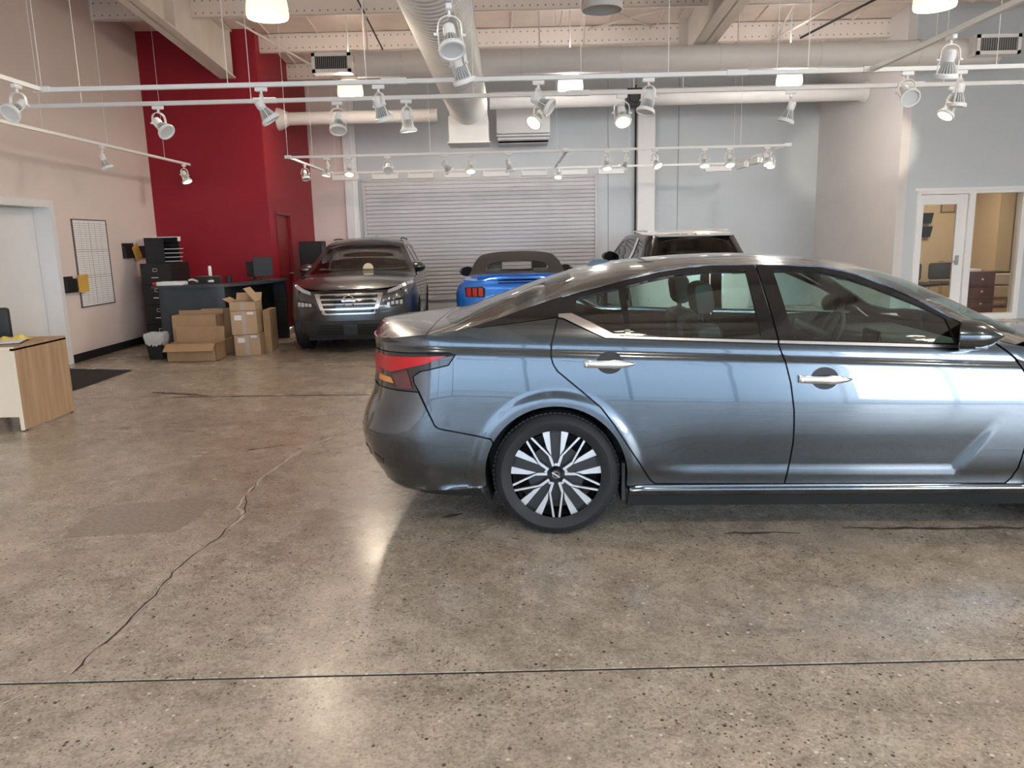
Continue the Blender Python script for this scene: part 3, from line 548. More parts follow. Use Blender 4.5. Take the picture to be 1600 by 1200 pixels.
wall_file('wall_file', 'black wall pocket left of the planner board', 10.72, .975, .24, .22); wall_file('wall_file', 'long black wall pocket beside the filing cabinet', 12.72, 1.40, .78, .235)
en = MB(); en.box(0, -.13, 0, .012, .13, .24, bev=.003); en.box(.012, -.13, .19, .016, .13, .24); tag(en.build('envelope', 'envelope', None, 0, (LX+.062, 10.98, .965)), 'yellow padded envelope hanging out of the small wall pocket', 'envelope')
en = MB(); en.box(0, -.10, 0, .012, .10, .26, bev=.003, mtx=Matrix.Rotation(.45, 4, 'X')); tag(en.build('envelope', 'envelope', None, 0, (LX+.066, 12.72, 1.37)), 'brown envelope slanting out of the long wall pocket', 'envelope')
pp = MB(); pp.box(.0, -.16, 0, .035, .16, .22, bev=.004, mtx=Matrix.Rotation(.1, 4, 'X')); tag(pp.build('paper_sheaf', 'paper_grey', None, 0, (LX+.012, 12.86, 1.47)), 'sheaf of pale papers in the long wall pocket', 'papers')
# filing cabinet with trays
fc = thing('filing_cabinet', 'tall black filing cabinet in the corner by the red wall', 'cabinet', (-5.56, 12.55, 0))
BX(-.24, -.33, 0, .24, .38, 1.31, bev=.005).build('body', 'black', fc, 0)
for k in range(4):
    d = BX(-.225, -.348, .04+k*.315, .225, -.33, .345+k*.315, bev=.003).build('drawer', 'black', fc, 0); z = .20+k*.315
    BX(-.055, -.375, z-.06, .055, -.362, z-.045).build('handle', 'satin_chrome', d, 0)
    f = MB()
    for a in ((-.035, .04, .035, .047), (-.035, .085, .035, .092), (-.035, .04, -.028, .092), (.028, .04, .035, .092)): f.box(a[0], -.353, z+a[1], a[2], -.348, z+a[3])
    f.build('label_frame', 'satin_chrome', d, 0)
tag(BX(-.06, -.004, -.015, .08, 0, .03).build('sticker', 'red_label', None, 0, (-5.56, 12.197, .99)), 'small red sticker on the filing cabinet drawer', 'sticker')
tr = thing('letter_tray', 'stack of black letter trays on top of the filing cabinet', 'tray', (-5.58, 12.6, 1.31))
BX(-.20, .15, 0, .20, .17, .40).build('back_panel', 'black', tr, 0); BX(-.205, -.18, 0, -.195, .17, .40).build('side_panel', 'black', tr, 0); BX(-.20, -.18, 0, .1, -.17, .38).build('front_panel', 'black', tr, 0)
for k in range(6): BX(-.20, -.17, .01+k*.065, .24, .15, .018+k*.065).build('tray', 'black', tr, 0)
for k in range(4): tag(BX(-.18, -.16, 0, .25+.01*k, .13, .012).build('paper_sheaf', 'paper_grey', None, 0, (-5.58, 12.6, 1.3285+k*.065)), f'papers in the letter trays, {ORD[k]} tray from below', 'papers', 'papers in the letter trays')
m = MB(); m.box(-.16, -.14, 0, .2, .14, .012, mtx=Matrix.Rotation(.12, 4, 'Z')); m.box(.2, -.05, -.06, .205, .10, .012, mtx=Matrix.Rotation(.12, 4, 'Z')); tag(m.build('paper_sheaf', 'paper', None, 0, (-5.52, 12.6, 1.71)), 'loose white papers drooping from the top of the letter trays', 'papers')
# reception counter: curved charcoal desk
rc = thing('reception_desk', 'curved charcoal reception desk before the red wall', 'desk', (-4.2, 11.4, 0))
def ctr(t_):   # outer edge of the counter in plan, from the left front round to the right
    P = [(-1.08, .0), (-.5, -.03), (0.0, .0), (.32, .40), (.46, 1.0), (.48, 1.6)]; k = t_*(len(P)-1); i = min(len(P)-2, int(k)); f_ = k-i; g = lambda j: P[max(0, min(len(P)-1, j))]
    def cm(a, b, c, d, u): return .5*((2*b)+(-a+c)*u+(2*a-5*b+4*c-d)*u*u+(-a+3*b-3*c+d)*u**3)
    return Vector((cm(g(i-1)[0], g(i)[0], g(i+1)[0], g(i+2)[0], f_), cm(g(i-1)[1], g(i)[1], g(i+1)[1], g(i+2)[1], f_), 0))
def ribbon(t0, t1, inset, th, z0, z1, n=24):
    m = MB(); A_ = []; B_ = []
    for i in range(n+1):
        t_ = t0+(t1-t0)*i/n; p = ctr(t_); d = (ctr(min(1, t_+.01))-ctr(max(0, t_-.01))).normalized(); nn = Vector((-d.y, d.x, 0)); A_.append(p+nn*inset); B_.append(p+nn*(inset+th))
    for i in range(n):
        for (a, b, c, d) in ((A_[i]+Vector((0, 0, z0)), A_[i+1]+Vector((0, 0, z0)), A_[i+1]+Vector((0, 0, z1)), A_[i]+Vector((0, 0, z1))), (B_[i]+Vector((0, 0, z0)), B_[i+1]+Vector((0, 0, z0)), B_[i+1]+Vector((0, 0, z1)), B_[i]+Vector((0, 0, z1))),
                             (A_[i]+Vector((0, 0, z1)), A_[i+1]+Vector((0, 0, z1)), B_[i+1]+Vector((0, 0, z1)), B_[i]+Vector((0, 0, z1))), (A_[i]+Vector((0, 0, z0)), A_[i+1]+Vector((0, 0, z0)), B_[i+1]+Vector((0, 0, z0)), B_[i]+Vector((0, 0, z0)))): m.quad(a, b, c, d)
    for i in (0, n): m.quad(A_[i]+Vector((0, 0, z0)), B_[i]+Vector((0, 0, z0)), B_[i]+Vector((0, 0, z1)), A_[i]+Vector((0, 0, z1)))
    bmesh.ops.remove_doubles(m.bm, verts=m.bm.verts, dist=1e-5); return m
ribbon(.04, .40, .04, .04, .0, .965).build('front_panel', 'charcoal', rc, 40); ribbon(.41, 1.0, .22, .04, .0, .965).build('recessed_panel', 'charcoal_dark', rc, 40)
ribbon(0, 1, 0, .36, .965, 1.0).build('counter_top', 'charcoal', rc, 40); ribbon(.03, .97, .3, .5, .70, .73).build('work_top', 'charcoal_dark', rc, 40)
ribbon(.955, 1.0, .03, .5, .0, .965, 3).build('end_panel', 'charcoal_dark', rc, 0); ribbon(.04, .06, .04, .5, 0, .965, 2).build('end_panel', 'charcoal', rc, 0)
tag(BX(-.18, -.11, 0, .20, .11, .055, bev=.006).build('paper_stack', 'paper', None, 0, (-5.04, 11.56, 1.0)), 'thick stack of white papers on the left end of the reception desk', 'papers')
ph = thing('telephone', 'small grey desk telephone on the reception counter', 'telephone', (-4.74, 11.66, 1.0), .4); BX(-.07, -.06, 0, .07, .06, .03, bev=.01).build('base', 'dark_plastic', ph, 0); MB().tube([(-.08, -.02, .06), (-.03, -.02, .075), (.05, -.02, .04)], .016, 8).build('handset', 'paper_grey', ph)
bt = thing('bottle', 'dark bottle with a tall white pump on the reception counter', 'bottle', (-4.49, 11.66, 1.0)); MB().lathe([(.0005, 0), (.04, 0), (.042, .08), (.03, .11), (.018, .12), (.0005, .12)], 18).build('body', 'dark_plastic', bt, 40); MB().lathe([(.0005, .12), (.024, .12), (.024, .25), (.014, .27), (.0005, .27)], 16).build('cap', 'paper', bt, 40)
MB().lathe([(.043, .03), (.043, .06)], 18, cap=False).build('label_band', 'paper', bt)
def monitor(lab, x, y, z, rz, w, h, back):
    t = thing('monitor', lab, 'monitor', (x, y, z), rz); BX(-w/2, -.02, .06, w/2, .02, .06+h, bev=.006).build('case', 'dark_plastic', t, 0); BX(-w/2+.015, -.0225 if not back else .02, .08, w/2-.015, -.02 if not back else .0225, .05+h).build('screen', 'screen', t, 0)
    BX(-.10, -.07, 0, .10, .07, .012).build('base', 'dark_plastic', t, 0); BX(-.02, .02, .01, .02, .04, .16).build('stand', 'dark_plastic', t, 0)
monitor('black monitor at the right end of the reception counter', -3.93, 12.42, 1.0, .35, .30, .31, True); monitor('dark monitor half hidden behind the bigger one on the reception desk', -4.16, 12.62, 1.0, -.4, .24, .24, False)
cp = thing('pen_cup', 'dark pen cup beside the monitors', 'cup', (-4.36, 12.05, 1.0)); MB().lathe([(.0005, 0), (.045, 0), (.05, .09), (.044, .09), (.04, .01)], 16, cap=False).build('cup', 'dark_plastic', cp); MB().tube([(.01, 0, .02), (.03, 0, .13)], .005, 6).build('pen', 'black', cp)
oc = thing('office_chair', 'black chair back behind the reception desk', 'chair', (-4.95, 12.75, 0)); BX(-.22, -.03, .6, .22, .03, 1.08, bev=.03, seg=2).build('backrest', 'chair_fabric', oc, 40); BX(-.22, -.46, .42, .22, 0, .5, bev=.03).build('seat', 'chair_fabric', oc, 40); MB().tube([(0, -.22, .03), (0, -.22, .43)], .03, 10).build('post', 'dark_plastic', oc); BX(-.03, 0, .44, .03, .05, .7).build('back_bracket', 'dark_plastic', oc, 0)
for k in range(5): a = k*2*math.pi/5; MB().tube([(0, -.22, .05), (.26*math.cos(a), -.22+.26*math.sin(a), .022)], .02, 8).build('leg', 'dark_plastic', oc)
# boxes
def carton(lab, x, y, z, w, d, h, rz=0, m='cardboard', flaps=None, tape=True, label=False):
    t = thing('cardboard_box', lab, 'box', (x, y, z), rz, 'cardboard boxes by the reception desk')
    if flaps:
        th = .006; b = MB(); b.box(-w/2, -d/2, 0, w/2, d/2, th); b.box(-w/2, -d/2, 0, w/2, -d/2+th, h); b.box(-w/2, d/2-th, 0, w/2, d/2, h); b.box(-w/2, -d/2, 0, -w/2+th, d/2, h); b.box(w/2-th, -d/2, 0, w/2, d/2, h); b.build('body', m, t, 0)
        for (side, ang, ln_) in flaps:
            if side in 'fb':
                s = -1 if side == 'f' else 1; mt = Matrix.Translation((0, s*d/2, h)) @ Matrix.Rotation(-s*math.radians(ang), 4, 'X'); f = MB(); f.box(-w/2, -.003, 0, w/2, .003, ln_, mtx=mt)
            else:
                s = -1 if side == 'l' else 1; mt = Matrix.Translation((s*w/2, 0, h)) @ Matrix.Rotation(s*math.radians(ang), 4, 'Y'); f = MB(); f.box(-.003, -d/2, 0, .003, d/2, ln_, mtx=mt)
            f.build('flap', m, t, 0)
    else:
        BX(-w/2, -d/2, 0, w/2, d/2, h, bev=.004).build('body', m, t, 0); BX(-w/2+.004, -.002, h, w/2-.004, .002, h+.0015).build('top_seam', 'grid_ink', t, 0)
    if tape: BX(-.03, -d/2-.0012, 0.004, .03, -d/2, h-.004).build('tape_strip', 'tape', t, 0)
    if label: BX(-w/2+.05, -d/2-.0015, h*.62, -w/2+.15, -d/2, h*.62+.07).build('shipping_label', 'paper', t, 0); BX(.05, -d/2-.0014, h-.05, .14, -d/2, h-.015).build('shipping_label', 'paper', t, 0)
    return t
carton('sealed cardboard box at the bottom of the three box stack', -3.80, 11.16, 0, .36, .44, .305, .10, 'cardboard_pale', label=True)
carton('taped cardboard box in the middle of the three box stack', -3.815, 11.14, .307, .36, .44, .335, .10, 'cardboard_pale', label=True)
carton('open cardboard box with a raised flap on top of the stack', -3.82, 11.14, .645, .36, .42, .125, .10, 'cardboard_pale', flaps=[('r', -38, .24), ('b', 30, .12), ('l', 60, .1)], label=False)
carton('tall folded cardboard sheet box leaning behind the stack', -3.60, 11.50, 0, .10, .5, .62, .10, 'cardboard', tape=False)
carton('low open cardboard box with its front flap folded down', -4.40, 10.66, 0, .68, .36, .245, 0, 'cardboard', flaps=[('f', 125, .15), ('b', 8, .2), ('r', 70, .12)], tape=False)
carton('tall cardboard box standing behind the open low box', -4.50, 11.06, 0, .64, .28, .60, 0, 'cardboard', flaps=[('b', 5, .05)], tape=False); carton('flat cardboard box leaning against the charcoal desk front', -4.29, 11.30, 0, .46, .10, .66, 0, 'cardboard', tape=True)
bn = thing('waste_bin', 'black waste bin with a pale plastic liner', 'bin', (-5.02, 10.84, 0)); bn.scale = (.88, .88, 1); BN = [(-.10, 0), (-.14, .34)]
m = MB(); lo_ = [(-.10, -.09), (.10, -.09), (.10, .09), (-.10, .09)]; hi = [(-.15, -.13), (.15, -.13), (.15, .13), (-.15, .13)]
m._add([Vector((*p, 0)) for p in lo_]+[Vector((*p, .34)) for p in hi]+[Vector((p[0]*.96, p[1]*.96, .34)) for p in hi]+[Vector((p[0]*.95, p[1]*.95, .012)) for p in lo_], [(0, 1, 2, 3)]+[(i, (i+1) % 4, 4+(i+1) % 4, 4+i) for i in range(4)]+[(4+i, 4+(i+1) % 4, 8+(i+1) % 4, 8+i) for i in range(4)]+[(8+i, 8+(i+1) % 4, 12+(i+1) % 4, 12+i) for i in range(4)]+[(12, 13, 14, 15)]); m.build('bucket', 'black', bn, 0)
m = MB(); N_ = 40; rings = []
for (k, z) in ((1.02, .21), (1.10, .26), (1.12, .33), (1.04, .375), (.96, .35), (.9, .25)):
    rg = []
    for i in range(N_):
        a = 2*math.pi*i/N_; c, s = math.cos(a), math.sin(a); r = 1/max(abs(c)/.145, abs(s)/.125); r = (.142*.75+.25*r) if False else r; zz = z; f_ = .75+.25*(z/.34) if z < .34 else 1.0
        rg.append(m.bm.verts.new((c*r*k*f_+random.uniform(-.004, .004), s*r*k*f_+random.uniform(-.004, .004), zz+(random.uniform(-.03, .01) if k == 1.02 else random.uniform(-.006, .006)))))
    rings.append(rg)
for i in range(len(rings)-1):
    for k in range(N_): m.bm.faces.new((rings[i][k], rings[i][(k+1) % N_], rings[i+1][(k+1) % N_], rings[i+1][k]))
m.build('liner', 'liner', bn, 60)
# tall black speaker cabinet behind the dark crossover
tv = thing('speaker_cabinet', 'tall black cabinet standing behind the dark crossover', 'cabinet', (-3.76, 14.95, 0)); BX(-.20, -.2, 0, .22, .2, 1.60, bev=.01).build('body', 'black', tv, 0); BX(-.17, -.212, .1, .19, -.2, 1.55).build('front_panel', 'charcoal_dark', tv, 0); BX(.222, -.15, .9, .225, .15, 1.5).build('side_panel', 'charcoal', tv, 0)
# ---------------------------------------------------------------- office behind the glazed front
OY = FY+.15
of = MB(); of.box(SX+.15, OY+3.4, 0, 12, OY+3.5, 2.75); of.box(SX+.05, OY, 0, SX+.16, OY+3.5, 2.75); of.box(11.0, OY, 0, 11.1, OY+3.5, 2.75); of.box(10.0, OY+2.6, 0, 10.3, OY+3.4, 2.75)
struct(of.build('wall_office', 'office_wall', None, 0), 'warm tan office wall'); struct(BX(SX+.15, OY-.1, 0, 11, OY+3.5, .006).build('floor_office', 'office_floor', None, 0)); struct(BX(SX+.05, OY, 2.75, 11.1, OY+3.5, 2.85).build('ceiling_office', 'wall_white', None, 0))
od = struct(thing('door_3', 'white office door with a tall glass pane', 'door', (OD0, FY, 0))); del od['category']; dw = OD1-OD0
f = MB(); f.box(0, -.03, 0, .05, .12, OH); f.box(dw-.06, -.03, 0, dw+.04, .12, OH); f.box(.05, -.03, OH-.05, dw-.06, .12, OH); f.box(dw+.04, -.03, OH-.05, OW1-OD0-.07, .12, OH); f.box(-.04, -.045, OH+.0005, OW1-OD0+.04, -.0, OH+.05); f.box(OW1-OD0-.07, -.03, 0, OW1-OD0+.02, .12, OH); f.box(dw+.04, -.03, 0, OW1-OD0-.07, .12, .10); f.build('door_frame', 'white_gloss', od, 0)
m = MB(); x0, x1, g0, g1, gz0, gz1 = .055, dw-.065, .13, .69, .38, 1.95
m.box(x0, .02, .01, g0, .06, OH-.06); m.box(g1, .02, .01, x1, .06, OH-.06); m.box(g0, .02, .01, g1, .06, gz0); m.box(g0, .02, gz1, g1, .06, OH-.06); lf = m.build('door_leaf', 'white_gloss', od, 0)
BX(g0, .037, gz0, g1, .043, gz1).build('pane', 'glass_clear', lf, 0); h = MB(); h.box(g1+.03, -.005, .94, g1+.09, .02, 1.10, bev=.008); h.tube([(g1+.06, -.03, 1.0), (g1-.06, -.03, 1.0)], .011, 8); h.tube([(g1+.06, .0, 1.0), (g1+.06, -.03, 1.0)], .011, 8); h.build('handle', 'grille_grey', lf)
BX(dw+.04, .045, .10, OW1-OD0-.07, .051, OH-.05).build('sidelight_pane', 'glass_clear', od, 0)
l = bpy.data.lights.new('office_light', 'AREA'); l.size = 1.2; l.energy = OFFICE_W; l.color = (1, .83, .6); ol = thing('office_ceiling_light', 'flat square ceiling light inside the office', 'lamp', (8.6, OY+1.7, 2.74)); lo = bpy.data.objects.new('office_light', l); COL.objects.link(lo); lo.parent = ol; lo.location = (0, 0, -.02)
BX(-.3, -.3, -.012, .3, .3, .009).build('diffuser', 'pendant_lit', ol, 0); f = MB(); f.box(-.32, -.32, -.006, -.3, .32, .009); f.box(.3, -.32, -.006, .32, .32, .009); f.box(-.32, -.32, -.006, .32, -.3, .009); f.box(-.32, .3, -.006, .32, .32, .009); f.build('frame', 'white_paint', ol, 0)
def guest_chair(lab, x, y, rz):
    t = thing('guest_chair', lab, 'chair', (x, y, 0.006), rz, 'office guest chairs'); m = MB(); m.box(-.25, .20, .50, .25, .25, .84, bev=.05, seg=3); m.build('backrest', 'chair_fabric', t, 40); BX(-.25, -.25, .40, .25, .22, .47, bev=.03, seg=2).build('seat', 'chair_fabric', t, 40)
    for sx in (-.22, .22):
        MB().tube([(sx, -.22, .40), (sx, -.24, 0)], .011, 8).build('leg', 'satin_chrome', t); MB().tube([(sx, .24, .60), (sx, .22, .40), (sx, .26, 0)], .011, 8).build('leg', 'satin_chrome', t)
    MB().tube([(-.06, .225, .82), (-.06, .225, .87), (.06, .225, .87), (.06, .225, .82)], .012, 8).build('grip', 'satin_chrome', t)
guest_chair('dark guest chair at the left edge of the office door pane', 8.42, 15.75, .5); guest_chair('dark guest chair seen through the middle of the office door pane', 9.02, 15.95, 0)
dc = thing('drawer_cabinet', 'dark mahogany drawer cabinet behind the office sidelight', 'cabinet', (8.52, 14.15, .006)); BX(-.26, -.23, 0, .24, .3, .74, bev=.004).build('body', 'mahogany', dc, 0)
for k in range(3):
    d = BX(-.25, -.243, .06+k*.22, .23, -.23, .265+k*.22, bev=.003).build('drawer', 'mahogany', dc, 0); MB().lathe([(.0005, 0), (.018, .002), (.014, .02), (.0005, .022)], 12, Matrix.Translation((.0, -.243, .19+k*.22)) @ Matrix.Rotation(math.pi/2, 4, 'X')).build('knob', 'paper', d)
BX(-.28, -.25, .74, .26, .32, .765).build('cabinet_top', 'mahogany', dc, 0); tag(BX(-.15, -.1, 0, .12, .12, .04, bev=.004).build('paper_stack', 'paper', None, 0, (8.45, 14.15, .771)), 'white papers on the mahogany cabinet', 'papers')
ps = thing('printer', 'beige printer on an open wire stand in the office', 'printer', (9.62, 15.2, .006)); BX(-.26, -.24, .45, .26, .24, .66, bev=.015).build('body', 'oak_light', ps, 0); BX(-.28, -.2, .66, .1, .2, .70, bev=.01).build('lid', 'dark_plastic', ps, 0); BX(-.24, -.25, .20, .24, .22, .42, bev=.01).build('paper_unit', 'oak_light', ps, 0); BX(-.28, -.24, .14, .28, .24, .19).build('shelf', 'oak', ps, 0)
for sx in (-.26, .26):
    for sy in (-.22, .22): MB().tube([(sx, sy, 0), (sx, sy, .45)], .012, 6).build('leg', 'oak_light', ps)
for k, z in enumerate((1.38, 1.66)):
    t = thing('wall_tray', f'black wall tray in the office, {["lower", "upper"][k]} one of two', 'tray', (8.86, OY+3.4, z)); m = MB(); m.prism([(0, 0), (.10, 0), (.18, .22), (0, .22)], -.14, .14, lambda a, b, d: (d, -a, b)); m.build('pocket', 'black', t, 0)
t = thing('framed_notice', 'framed white notice high on the tan office wall', 'picture', (9.38, OY+3.4, 1.88)); BX(-.15, -.02, 0, .15, 0, .38).build('frame', 'grid_ink', t, 0); BX(-.13, -.023, .02, .13, -.02, .30).build('sheet', 'cardboard_pale', t, 0); BX(-.15, -.03, .32, .15, -.02, .39).build('header', 'black', t, 0)
t = thing('framed_notice', 'small yellow notice right of the framed one', 'picture', (9.62, OY+3.4, 1.98)); BX(-.10, -.01, 0, .10, 0, .24).build('sheet', 'envelope', t, 0); BX(-.08, -.012, .1, .08, -.01, .2).build('print_block', 'paper', t, 0)
# ---------------------------------------------------------------- car body surfaces
def pchip(xs, ys):
    n = len(xs); h = [xs[i+1]-xs[i] for i in range(n-1)]; d = [(ys[i+1]-ys[i])/h[i] for i in range(n-1)]
    m = [0.0]*n; m[0] = d[0]; m[-1] = d[-1]
    for i in range(1, n-1):
        if d[i-1]*d[i] > 0:
            a = 2*h[i]+h[i-1]; b = h[i]+2*h[i-1]; m[i] = (a+b)/(a/d[i-1]+b/d[i])
    def f(x):
        if x <= xs[0]: return ys[0]+(x-xs[0])*0.0
        if x >= xs[-1]: return ys[-1]
        i = bisect.bisect_right(xs, x)-1
        t = (x-xs[i])/h[i]
        return (1+2*t)*(1-t)**2*ys[i]+t*(1-t)**2*h[i]*m[i]+t*t*(3-2*t)*ys[i+1]+t*t*(t-1)*h[i]*m[i+1]
    return f
def sstep(a, b, x):
    t = min(1, max(0, (x-a)/(b-a))); return t*t*(3-2*t)
class CarBody:
    """x forward from the rear axle, y left, z up; side(x,z) half width, ends wrap round in plan, top(x,y) decks and roof"""
    def __init__(s, W, xr, xf, Rr, pr, Rf, pf, ze, zc, n=2.3, slope=0.0, sx=1.0, arches=(), flare=0.0, aR=0.37):
        s.W = pchip(*W); s.xr = pchip(*xr); s.xf = pchip(*xf); s.Rr, s.pr, s.Rf, s.pf = Rr, pr, Rf, pf
        s.ze = pchip(*ze); s.zc = pchip(*zc); s.n = n; s.slope = slope; s.sx = sx; s.arches = arches; s.flare = flare; s.aR = aR
    def w0(s, x, z):
        k = sstep(.6, .9, z)*(1-sstep(1.1, 1.3, z))
        w = s.W(z+s.slope*(x-s.sx)*k)
        for ax, az in s.arches:
            r = math.hypot(x-ax, z-az); w += s.flare*(1-sstep(s.aR+.025, s.aR+.095, r))
        return w
    dent = None
    def side(s, x, z):
        g = 1.0
        t = (s.xr(z)+s.Rr-x)/s.Rr
        if t > 0: g *= max(0, 1-min(t, 1)**s.pr)**(1/s.pr)
        t = (x-(s.xf(z)-s.Rf))/s.Rf
        if t > 0: g *= max(0, 1-min(t, 1)**s.pf)**(1/s.pf)
        return (s.w0(x, z)-(s.dent(x, z) if s.dent else 0))*g
    def rear(s, y, z):
        k = min(1, abs(y)/s.w0(s.xr(z)+.3, z)); return s.xr(z)+s.Rr*(1-max(0, 1-k**s.pr)**(1/s.pr))
    def front(s, y, z):
        k = min(1, abs(y)/s.w0(s.xf(z)-.3, z)); return s.xf(z)-s.Rf*(1-max(0, 1-k**s.pf)**(1/s.pf))
    def wd(s, x): return s.side(x, s.ze(x))
    def top(s, x, y):
        w = max(1e-4, s.wd(x)); q = min(1, abs(y)/w)
        return s.ze(x)+(s.zc(x)-s.ze(x))*(1-q**s.n)
def door_dent(x, z):
    # sculpted lower door: shallow recess bounded by a line along the sill that climbs towards the front wheel
    if x < .3 or x > 2.5 or z > .75: return 0.0
    d = z-(.352-.006*(x-.8))
    d2 = ((2.035-x)*.31+(z-.345)*.225)/.383 if True else 0
    d = min(d, d2)
    return .012*sstep(-.02, .045, d)*(1-sstep(.40, .68, z))*sstep(.45, .75, x)
def sedan_body():
    b = CarBody(
        W=([.10,.18,.236,.248,.262,.280,.335,.365,.45,.58,.70,.80,.88,.935,.957,.985,1.03,1.08,1.15,1.25,1.33,1.40,1.46],
           [.80,.855,.890,.908,.908,.898,.902,.908,.916,.921,.918,.909,.898,.888,.876,.871,.858,.836,.793,.722,.660,.595,.53]),
        xr=([.2,.30,.42,.54,.62,.75,.90,1.0,1.08,1.15],[-1.00,-1.07,-1.135,-1.155,-1.13,-1.075,-1.055,-1.05,-1.065,-1.065]),
        xf=([.2,.35,.55,.7,.8,1.0],[3.62,3.74,3.78,3.72,3.64,3.5]), Rr=.60, pr=2.9, Rf=.95, pf=2.3,
        ze=([-1.1,-.9,-.7,-.55,-.42,-.017,.262,.547,.829,1.08,1.418,1.587,1.873,2.05,2.25,2.5,2.9,3.3,3.6,3.8],
            [1.045,1.06,1.085,1.10,1.125,1.246,1.311,1.374,1.405,1.402,1.385,1.342,1.206,1.10,1.0,.955,.92,.86,.78,.72]),
        zc=([-1.1,-1.05,-.905,-.69,-.613,-.418,-.257,-.097,.092,.296,.529,.761,1.029,1.297,1.601,1.83,2.061,2.255,2.452,2.62,2.72,3.0,3.3,3.6,3.8],
            [1.085,1.100,1.110,1.117,1.13,1.202,1.258,1.313,1.368,1.41,1.432,1.446,1.451,1.437,1.408,1.357,1.275,1.183,1.075,.99,.985,.955,.905,.83,.75]),
        n=2.3, slope=.042, sx=1.0, arches=((0.0,.345),(2.825,.345)), flare=.012, aR=.37)
    b.dent = door_dent; return b
# ---------------------------------------------------------------- curved panels cut from a body surface
def inside(p, poly):
    x, y = p; r = False; j = len(poly)-1
    for i in range(len(poly)):
        xi, yi = poly[i]; xj, yj = poly[j]
        if (yi > y) != (yj > y) and x < (xj-xi)*(y-yi)/(yj-yi)+xi: r = not r
        j = i
    return r
def refine(poly, step):
    out = []
    for i in range(len(poly)):
        a, b = poly[i], poly[(i+1) % len(poly)]; n = max(1, int(math.ceil(math.hypot(b[0]-a[0], b[1]-a[1])/step)))
        for k in range(n): out.append((a[0]+(b[0]-a[0])*k/n, a[1]+(b[1]-a[1])*k/n))
    return out
class Skin:
    def __init__(s): s.v = []; s.f = []; s.n = []
    def add(s, outline, mapf, hint, step=.045, holes=(), off=0.0, lip=.012, extra=()):
        loops = [refine(outline, step)]+[refine(h, step) for h in holes]
        pts = []; edges = []
        for L in loops:
            b = len(pts); pts += L; edges += [(b+i, b+(i+1) % len(L)) for i in range(len(L))]
        nb = len(pts)
        for p in extra:
            if inside(p, loops[0]) and min((p[0]-q[0])**2+(p[1]-q[1])**2 for q in pts[:nb]) > (.3*step)**2: pts.append(p)
        nb = len(pts); xs = [p[0] for p in loops[0]]; ys = [p[1] for p in loops[0]]
        x = min(xs)+step*.5
        while x < max(xs):
            y = min(ys)+step*.5
            while y < max(ys):
                if inside((x, y), loops[0]) and not any(inside((x, y), h) for h in loops[1:]):
                    if min((x-p[0])**2+(y-p[1])**2 for p in pts[:nb]) > (.5*step)**2: pts.append((x, y))
                y += step
            x += step
        vs, es, fs = delaunay_2d_cdt([Vector(p) for p in pts], edges, [], 0, 1e-5)[:3]
        keep = []
        for f in fs:
            c = (sum(vs[i][0] for i in f)/len(f), sum(vs[i][1] for i in f)/len(f))
            if inside(c, loops[0]) and not any(inside(c, h) for h in loops[1:]): keep.append(list(f))
        base = len(s.v); e = 2e-3; P = []; Nn = []
        for v in vs:
            u, w = v[0], v[1]; p = mapf(u, w)
            du = mapf(u+e, w)-mapf(u-e, w); dv = mapf(u, w+e)-mapf(u, w-e); n = du.cross(dv)
            if n.length < 1e-12: n = hint(p)
            n.normalize()
            if n.dot(hint(p)) < 0: n = -n
            P.append(p+n*off); Nn.append(n)
        s.v += P; s.n += Nn; cnt = {}
        for f in keep:
            a, b, c = (P[i] for i in f[:3])
            if (b-a).cross(c-a).dot(Nn[f[0]]) < 0: f.reverse()
            s.f.append([base+i for i in f])
            for i in range(len(f)): cnt[(f[i], f[(i+1) % len(f)])] = 1
        if lip:
            for (a, b) in list(cnt):
                if (b, a) in cnt: continue
                d = (P[b]-P[a])
                if d.length < 1e-9: continue
                q = d.cross((Nn[a]+Nn[b])).normalized(); k = len(s.v)
                s.v += [P[a], P[b], P[b]-Nn[b]*lip, P[a]-Nn[a]*lip]; s.n += [q]*4; s.f.append([k+1, k, k+3, k+2])
        return s
    def build(s, name, m, parent):
        me = bpy.data.meshes.new(name); me.from_pydata(s.v, [], s.f); me.materials.append(M[m]); me.shade_smooth(); me.update()
        me.normals_split_custom_set_from_vertices(s.n)
        return put(name, me, parent)
def hintf(xa, xb, zc=.6): return lambda p: p-Vector((min(xb, max(xa, p.x)), 0, zc))
def smap(b, s): return lambda u, v: Vector((u, s*b.side(u, v), v))
def tmap(b): return lambda u, v: Vector((u, v, b.top(u, v)))
def rmap(b): return lambda u, v: Vector((b.rear(u, v), u, v))
def fmap(b): return lambda u, v: Vector((b.front(u, v), u, v))
def arc(cx, cz, r, a0, a1, n=18): return [(cx+r*math.cos(math.radians(a0+(a1-a0)*i/n)), cz+r*math.sin(math.radians(a0+(a1-a0)*i/n))) for i in range(n+1)]
def lin(a, b, n): return [a+(b-a)*i/n for i in range(n+1)]
KR = .74
def RB(b, z, K=KR): y = K*b.w0(b.xr(z)+.3, z); return (b.rear(y, z), z)
def FB(b, z, K=KR): y = K*b.w0(b.xf(z)-.3, z); return (b.front(y, z), z)
def ry(b, z, K=KR): return K*b.w0(b.xr(z)+.3, z)
def fy(b, z, K=KR): return K*b.w0(b.xf(z)-.3, z)
